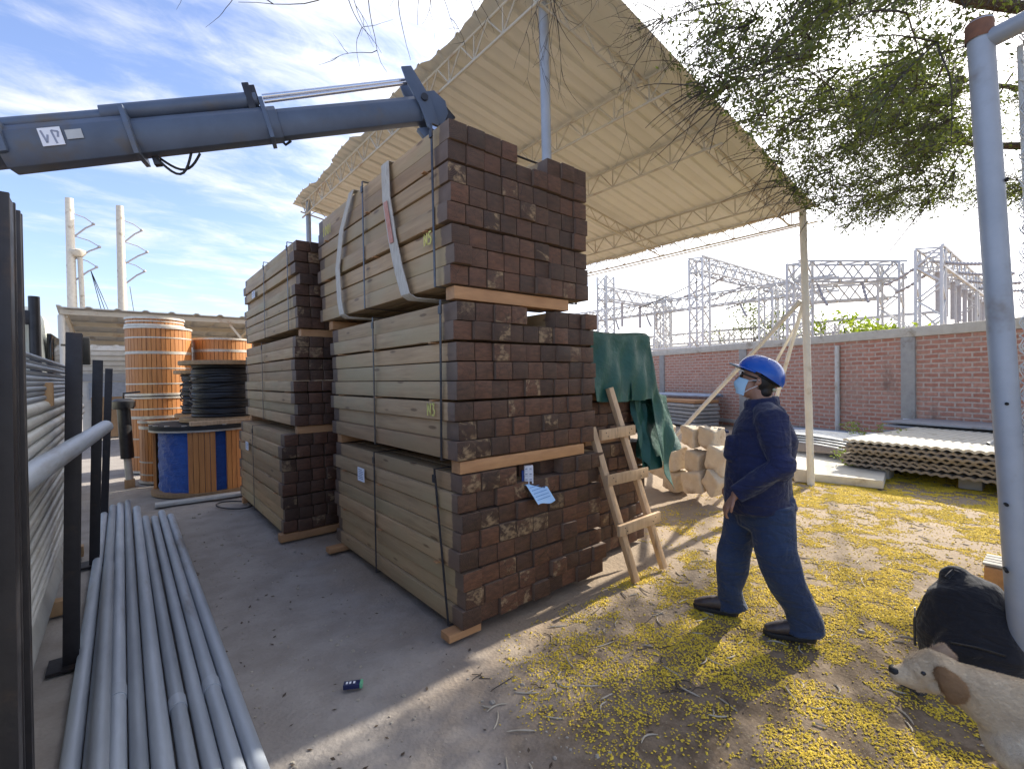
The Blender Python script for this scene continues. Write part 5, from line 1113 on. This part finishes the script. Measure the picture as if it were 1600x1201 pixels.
def bush(lab,p,r,n,seed,m='leafyellow'):
    rr=np.random.default_rng(seed); root=thing('bush',lab,'bush',(p[0],p[1],0)); V=[]; cl=rr.normal(0,1,(14,3))*np.array([r*.5,r*.5,r*.42])+np.array([0,0,p[2]])
    b=MB()
    for c in cl:
        b.tube([(0,0,0),(c[0]*.4,c[1]*.4,c[2]*.5),tuple(c)],[.04,.025,.01],5)
        q=c+rr.normal(0,.16*r,(n//14,3)); u=rr.normal(0,1,(len(q),3)); u/=np.linalg.norm(u,axis=1,keepdims=True); w=np.cross(u,rr.normal(0,1,(len(q),3))); w/=np.linalg.norm(w,axis=1,keepdims=True); L=.09*rr.uniform(.6,1.3,(len(q),1))
        V.append(np.stack([q-u*L,q+w*L*.45,q+u*L,q-w*L*.45],1))
    b.build('stem',M['twig'],root); link('foliage',rawmesh('foliage',np.concatenate(V),4,M[m]),root)
bush('bright yellow green bush rising over the wall coping at the right',px(1392,508,20)-np.array([0,0,.55]),1.15,1700,1); bush('paler spread of the yellow green bush beside it over the coping',px(1340,508,21)-np.array([0,0,.5]),.95,600,2)
bush('small green treetop seen through the lattice columns',px(1175,500,34),2.2,1500,3,'leaf'); bush('small green treetop left of the thin shed post',px(1220,520,30),1.5,900,4,'leaf')
# ------------------------------------------------------------------ tree over the right of the yard
def tree():
    rr=np.random.default_rng(21); pr=random.Random(21); T0=Vector((9.8,-2.6,0)); root=thing('tree','large fine leaved tree hanging over the yard from the right','tree',tuple(T0)); O=-T0
    tb=MB(); tb.tube([(0,0,-.2),(.1,.05,1.0),(.0,.2,2.2),(-.25,.5,3.2)],[.36,.29,.26,.22],16); tb.build('trunk',M['bark'],root)
    S=Vector((9.55,-2.1,3.1)); limbs=MB(); tips=[]
    def limb(a,b,r0,r1,wob=.25,n=9):
        a,b=Vector(a),Vector(b); P=[]
        for i in range(n+1):
            t=i/n; P.append(a.lerp(b,t)+Vector((pr.uniform(-1,1),pr.uniform(-1,1),pr.uniform(-1,1)))*wob*math.sin(math.pi*t)*.5+Vector((0,0,.5*math.sin(math.pi*t)*(b-a).length*.12)))
        limbs.tube([p+O for p in P],[r0+(r1-r0)*i/n for i in range(n+1)],7); return P
    main=[]
    for b,r in (((7.3,.2,5.2),.13),((5.0,.8,5.6),.12),((8.0,1.5,4.6),.10),((9.3,.9,5.6),.12),((6.0,-1.0,6.2),.13),((10.5,.2,6.3),.12),((8.6,-.2,7.2),.11),((3.6,1.9,5.0),.09),((11.3,-1.2,5.4),.1)):
        main.append(limb(S,b,r,.022))
    low=limb((7.6,.9,5.0),(7.15,1.25,3.9),.05,.02); low2=limb((8.4,1.0,4.6),(6.4,1.7,4.3),.05,.012)
    # foliage boundary in height: the crown hangs lowest in the middle of the yard edge
    UB=[(860,-60),(930,-15),(1000,75),(1060,120),(1130,180),(1200,265),(1265,340),(1330,368),(1400,340),(1480,325),(1545,310),(1620,330),(1800,420),(2400,500)]
    ux=np.array([a for a,_ in UB],float); uy=np.array([b for _,b in UB],float)
    V=[]; cen=0; tw=MB(); tries=0
    infr=0
    while cen<840 and tries<90000:
        tries+=1
        c=np.array([pr.uniform(3.0,10.8),pr.uniform(-2.6,2.25),pr.uniform(3.3,7.6)])
        if c[0]>9.2 and c[2]>6.4: continue
        u,v,z=proj(c); inside=z>.5 and -80<v<420 and 880<u<1720
        if z>.5 and u<1750:
            vb=np.interp(u,ux,uy)
            if v>vb-14 or (u<900 and v>-120): continue
            if inside and fbm(np.array([u/95.]),np.array([v/75.]),31,3)[0]<.43+.05*(v<120 and u>1350): continue
        if inside:
            if infr>500: continue
            infr+=1
        elif cen-infr>340: continue
        cen+=1
        out=Vector(c)-S; out.z*=.3; out.normalize()
        for s in range(pr.randint(3,5)):
            d=(out+Vector((pr.gauss(0,.6),pr.gauss(0,.6),pr.gauss(-.25,.45)))).normalized(); p=Vector(c); L=pr.uniform(.35,.75); n=8; Q=[p.copy()]
            for i in range(n): p=p+d*L/n; d=(d+Vector((0,0,-.07))+Vector((pr.gauss(0,.08),pr.gauss(0,.08),0))).normalized(); Q.append(p.copy())
            tw.tube([x+O for x in Q],[.006-.0005*i for i in range(n+1)],3,cap=False)
            m=pr.randint(34,52); t=rr.random(m)*n; i0=np.minimum(t.astype(int),n-1); A=np.array([tuple(x) for x in Q]); pts=A[i0]+(A[i0+1]-A[i0])*(t-i0)[:,None]+rr.normal(0,.045,(m,3))
            keep=np.ones(m,bool)
            for j in range(m):
                uu,vv,zz=proj(pts[j])
                if zz>.3 and vv>np.interp(uu,ux,uy)+10*rr.normal(): keep[j]=False
                if pts[j][1]>2.36: keep[j]=False
            pts=pts[keep]; m=len(pts)
            if not m: continue
            uu=rr.normal(0,1,(m,3)); uu/=np.linalg.norm(uu,axis=1,keepdims=True); w=np.cross(uu,rr.normal(0,1,(m,3))); w/=np.linalg.norm(w,axis=1,keepdims=True); Ls=rr.uniform(.011,.026,(m,1)); V.append(np.stack([pts-uu*Ls,pts+w*Ls*.42,pts+uu*Ls,pts-w*Ls*.42],1))
    V=np.concatenate(V)+np.array(O)
    limbs.build('limbs',M['bark'],root); tw.build('twigs',M['twig'],root); link('crown',rawmesh('crown',V,4,M['leaf']),root)
    # bare hanging twigs in front of the roof and over the top of the picture
    bt=MB()
    La=limb((5.4,.9,5.5),(2.25,2.25,4.4),.03,.010,.2); Lb=limb((4.6,.6,5.2),(.95,2.25,3.72),.020,.003,.15,12); Lc=limb((5.4,1.1,5.4),(3.5,2.2,4.55),.03,.010,.2)
    def twig(p,d,L,r=.0040,depth=0):
        n=10; Q=[Vector(p)]; d=Vector(d).normalized(); bend=Vector((pr.gauss(0,.10),pr.gauss(0,.05),-.05+pr.gauss(0,.05)))
        for i in range(n):
            q=Q[-1]+d*L/n
            if q.y>2.36: q.y=2.36
            Q.append(q); d=(d+bend*.8+Vector((pr.gauss(0,.10),pr.gauss(0,.05),pr.gauss(0,.10)))).normalized()
        bt.tube([x+O for x in Q],[r*(1-.075*i) for i in range(n+1)],4,cap=False)
        if depth<2:
            for _ in range(pr.randint(1,3)): i=pr.randint(2,n-2); twig(Q[i],(d+Vector((pr.gauss(0,.7),pr.gauss(0,.3),pr.gauss(-.1,.6)))),L*pr.uniform(.35,.6),r*.65,depth+1)
    for P,a,b,n,L in ((La,3,9,44,.9),(Lc,3,9,34,.9),(Lb,5,12,34,.75)):
        for _ in range(n): twig(P[pr.randint(a,b)],(-.5+pr.gauss(0,.45),.05+pr.gauss(0,.15),-.8+pr.gauss(0,.45)),L*pr.uniform(.5,1.2))
    for _ in range(40):
        c=Vector((pr.uniform(3.2,6.2),pr.uniform(1.5,2.2),0)); c.z=4.45+.06*(c.x-3)+pr.uniform(-.35,.35); twig(c,(-.6+pr.gauss(0,.4),.1,-.7+pr.gauss(0,.4)),pr.uniform(.4,1.0))
    bt.build('bare_twigs',M['twig'],root); print('leaves',len(V))
tree()
# ------------------------------------------------------------------ blossom carpet, pods, pebbles
def carpet():
    rr=np.random.default_rng(5); N=1150000; x=rr.uniform(.2,11.5,N); y=rr.uniform(-2.6,4.2,N)
    big=fbm(x*.9,y*.9,11,3); mid=fbm(x*3.1,y*3.1,17,3); fine=fbm(x*9,y*9,23,2)
    # more under the tree (right), none in the lane or under the timber
    zone=np.clip((x-1.0-1.2*np.clip(y-1.9,0,9)-.25*np.clip(y,0,1))/1.5,0,1)*np.clip((3.9-y-.0*x)/1.2,0,1)*np.where((y>2.35)&(x<3.9),0,1)*np.clip((11.2-x)/2.,0,1)
    zone*=np.where((y>2.3)&(x>3.5),np.clip(1-(y-2.3)/1.1,0,1)*.55,1)
    dist=np.hypot(x,y); p=np.clip(zone*1.25,0,1)*np.clip((big*.55+mid*.95+fine*.95-.90)*3.4,.04,1)
    want=np.clip(1.25-dist*.05,.45,1)
    k=rr.random(N)<p*want; x,y,dist=x[k],y[k],dist[k]; n=len(x); z=gh(x,y)+.004
    r=rr.uniform(.0028,.0065,n)*np.clip(.7+dist*.10,1,1.8)*np.where(rr.random(n)<.12,1.5,1); c=np.stack([x,y,z],1); fl=.55
    # small puffs: flattened octahedra, tilted
    a=rr.uniform(0,6.28,n); e1=np.stack([np.cos(a),np.sin(a),rr.normal(0,.3,n)],1)*r[:,None]*rr.uniform(.7,1.5,(n,1)); e2=np.stack([-np.sin(a),np.cos(a),rr.normal(0,.3,n)],1)*r[:,None]; e3=np.stack([np.zeros(n),np.zeros(n),np.ones(n)],1)*r[:,None]*fl
    T=[]
    for s1 in (1,-1):
        for s2 in (1,-1): T.append(np.stack([c+e1*s1,c+e2*s2,c+e3],1))
    V=np.concatenate(T); o=link('fallen_blossoms',rawmesh('fallen_blossoms',V,3,M['petal'])); tag(o,'yellow fallen blossoms carpeting the earth under the tree','blossoms',None,'stuff'); print('blossoms',n)
    b=MB(); pr=random.Random(3)
    for _ in range(360):
        x=pr.uniform(1.2,7.5); y=pr.uniform(-1.0,2.3)
        if x<1.9 and y>1.9: continue
        a=pr.uniform(0,6.28); L=pr.uniform(.04,.14); cv=pr.uniform(-.9,.9); P=[]
        for i in range(6): t=i/5-.5; P.append((x+L*t*math.cos(a)-cv*L*t*t*math.sin(a),y+L*t*math.sin(a)+cv*L*t*t*math.cos(a),0))
        zz=max(float(gh(q[0],q[1])) for q in P); b.tube([(q[0],q[1],zz+.004) for q in P],[.002,.0044,.0037,.0046,.004,.0016],5)
    o=b.build('fallen_pods',M['pod']); tag(o,'pale curled pods and twig bits littering the blossoms','pods',None,'stuff')
    b=MB()
    for _ in range(90):
        x=pr.uniform(1.0,7); y=pr.uniform(-1,2.2); a=pr.uniform(0,3.14); L=pr.uniform(.06,.22); P=[(x+L*t*math.cos(a)+.1*L*math.sin(9*t),y+L*t*math.sin(a),0) for t in (-.5,-.2,.1,.3,.5)]
        zz=max(float(gh(q[0],q[1])) for q in P); b.tube([(q[0],q[1],zz+.003) for q in P],.0024,4)
    o=b.build('fallen_twigs',M['twig']); tag(o,'dark broken twigs strewn over the yard','twigs',None,'stuff')
    V=[]; b=MB()
    for _ in range(900):
        if pr.random()<.55: x=pr.uniform(.45,1.6); y=pr.uniform(.9,7)
        else: x=pr.uniform(1,9); y=pr.uniform(-1,3.8)
        if 1.5<x<4 and y>2.4: continue
        r=min(.03,.0035*math.exp(abs(pr.gauss(0,.65)))); z=float(gh(x,y)); k=pr.uniform(0,6); ring=[]
        for j in range(3):
            for i in range(6): t=6.283*i/6+k; q=r*(.75,1.0,.55)[j]*(1+.25*pr.uniform(-1,1)); ring.append((x+q*math.cos(t),y+q*math.sin(t),z+r*(-.3,.15,.6)[j]))
        b.add(ring,[(j*6+i,j*6+(i+1)%6,(j+1)*6+(i+1)%6,(j+1)*6+i) for j in range(2) for i in range(6)]+[tuple(12+i for i in range(6))],True)
    o=b.build('gravel',M['stone']); tag(o,'small stones scattered over the dusty ground','gravel',None,'stuff')
    V=[]; n=900; x=rr.uniform(.4,6,n); y=rr.uniform(.2,6.5,n); k=~((x>1.5)&(y>2.4)); x,y=x[k],y[k]; n=len(x); c=np.stack([x,y,gh(x,y)+.004],1); a=rr.uniform(0,6.28,n); L=rr.uniform(.006,.02,n)[:,None]
    u=np.stack([np.cos(a),np.sin(a),rr.normal(0,.25,n)],1)*L; w=np.stack([-np.sin(a),np.cos(a),rr.normal(0,.25,n)],1)*L*.45
    o=link('dry_leaves',rawmesh('dry_leaves',np.stack([c-u,c+w,c+u,c-w],1),4,mat('dry_brown_leaf',(.10,.065,.04),(.05,.035,.025),.8))); tag(o,'dry brown leaf bits scattered on the lane','leaves',None,'stuff')
carpet()
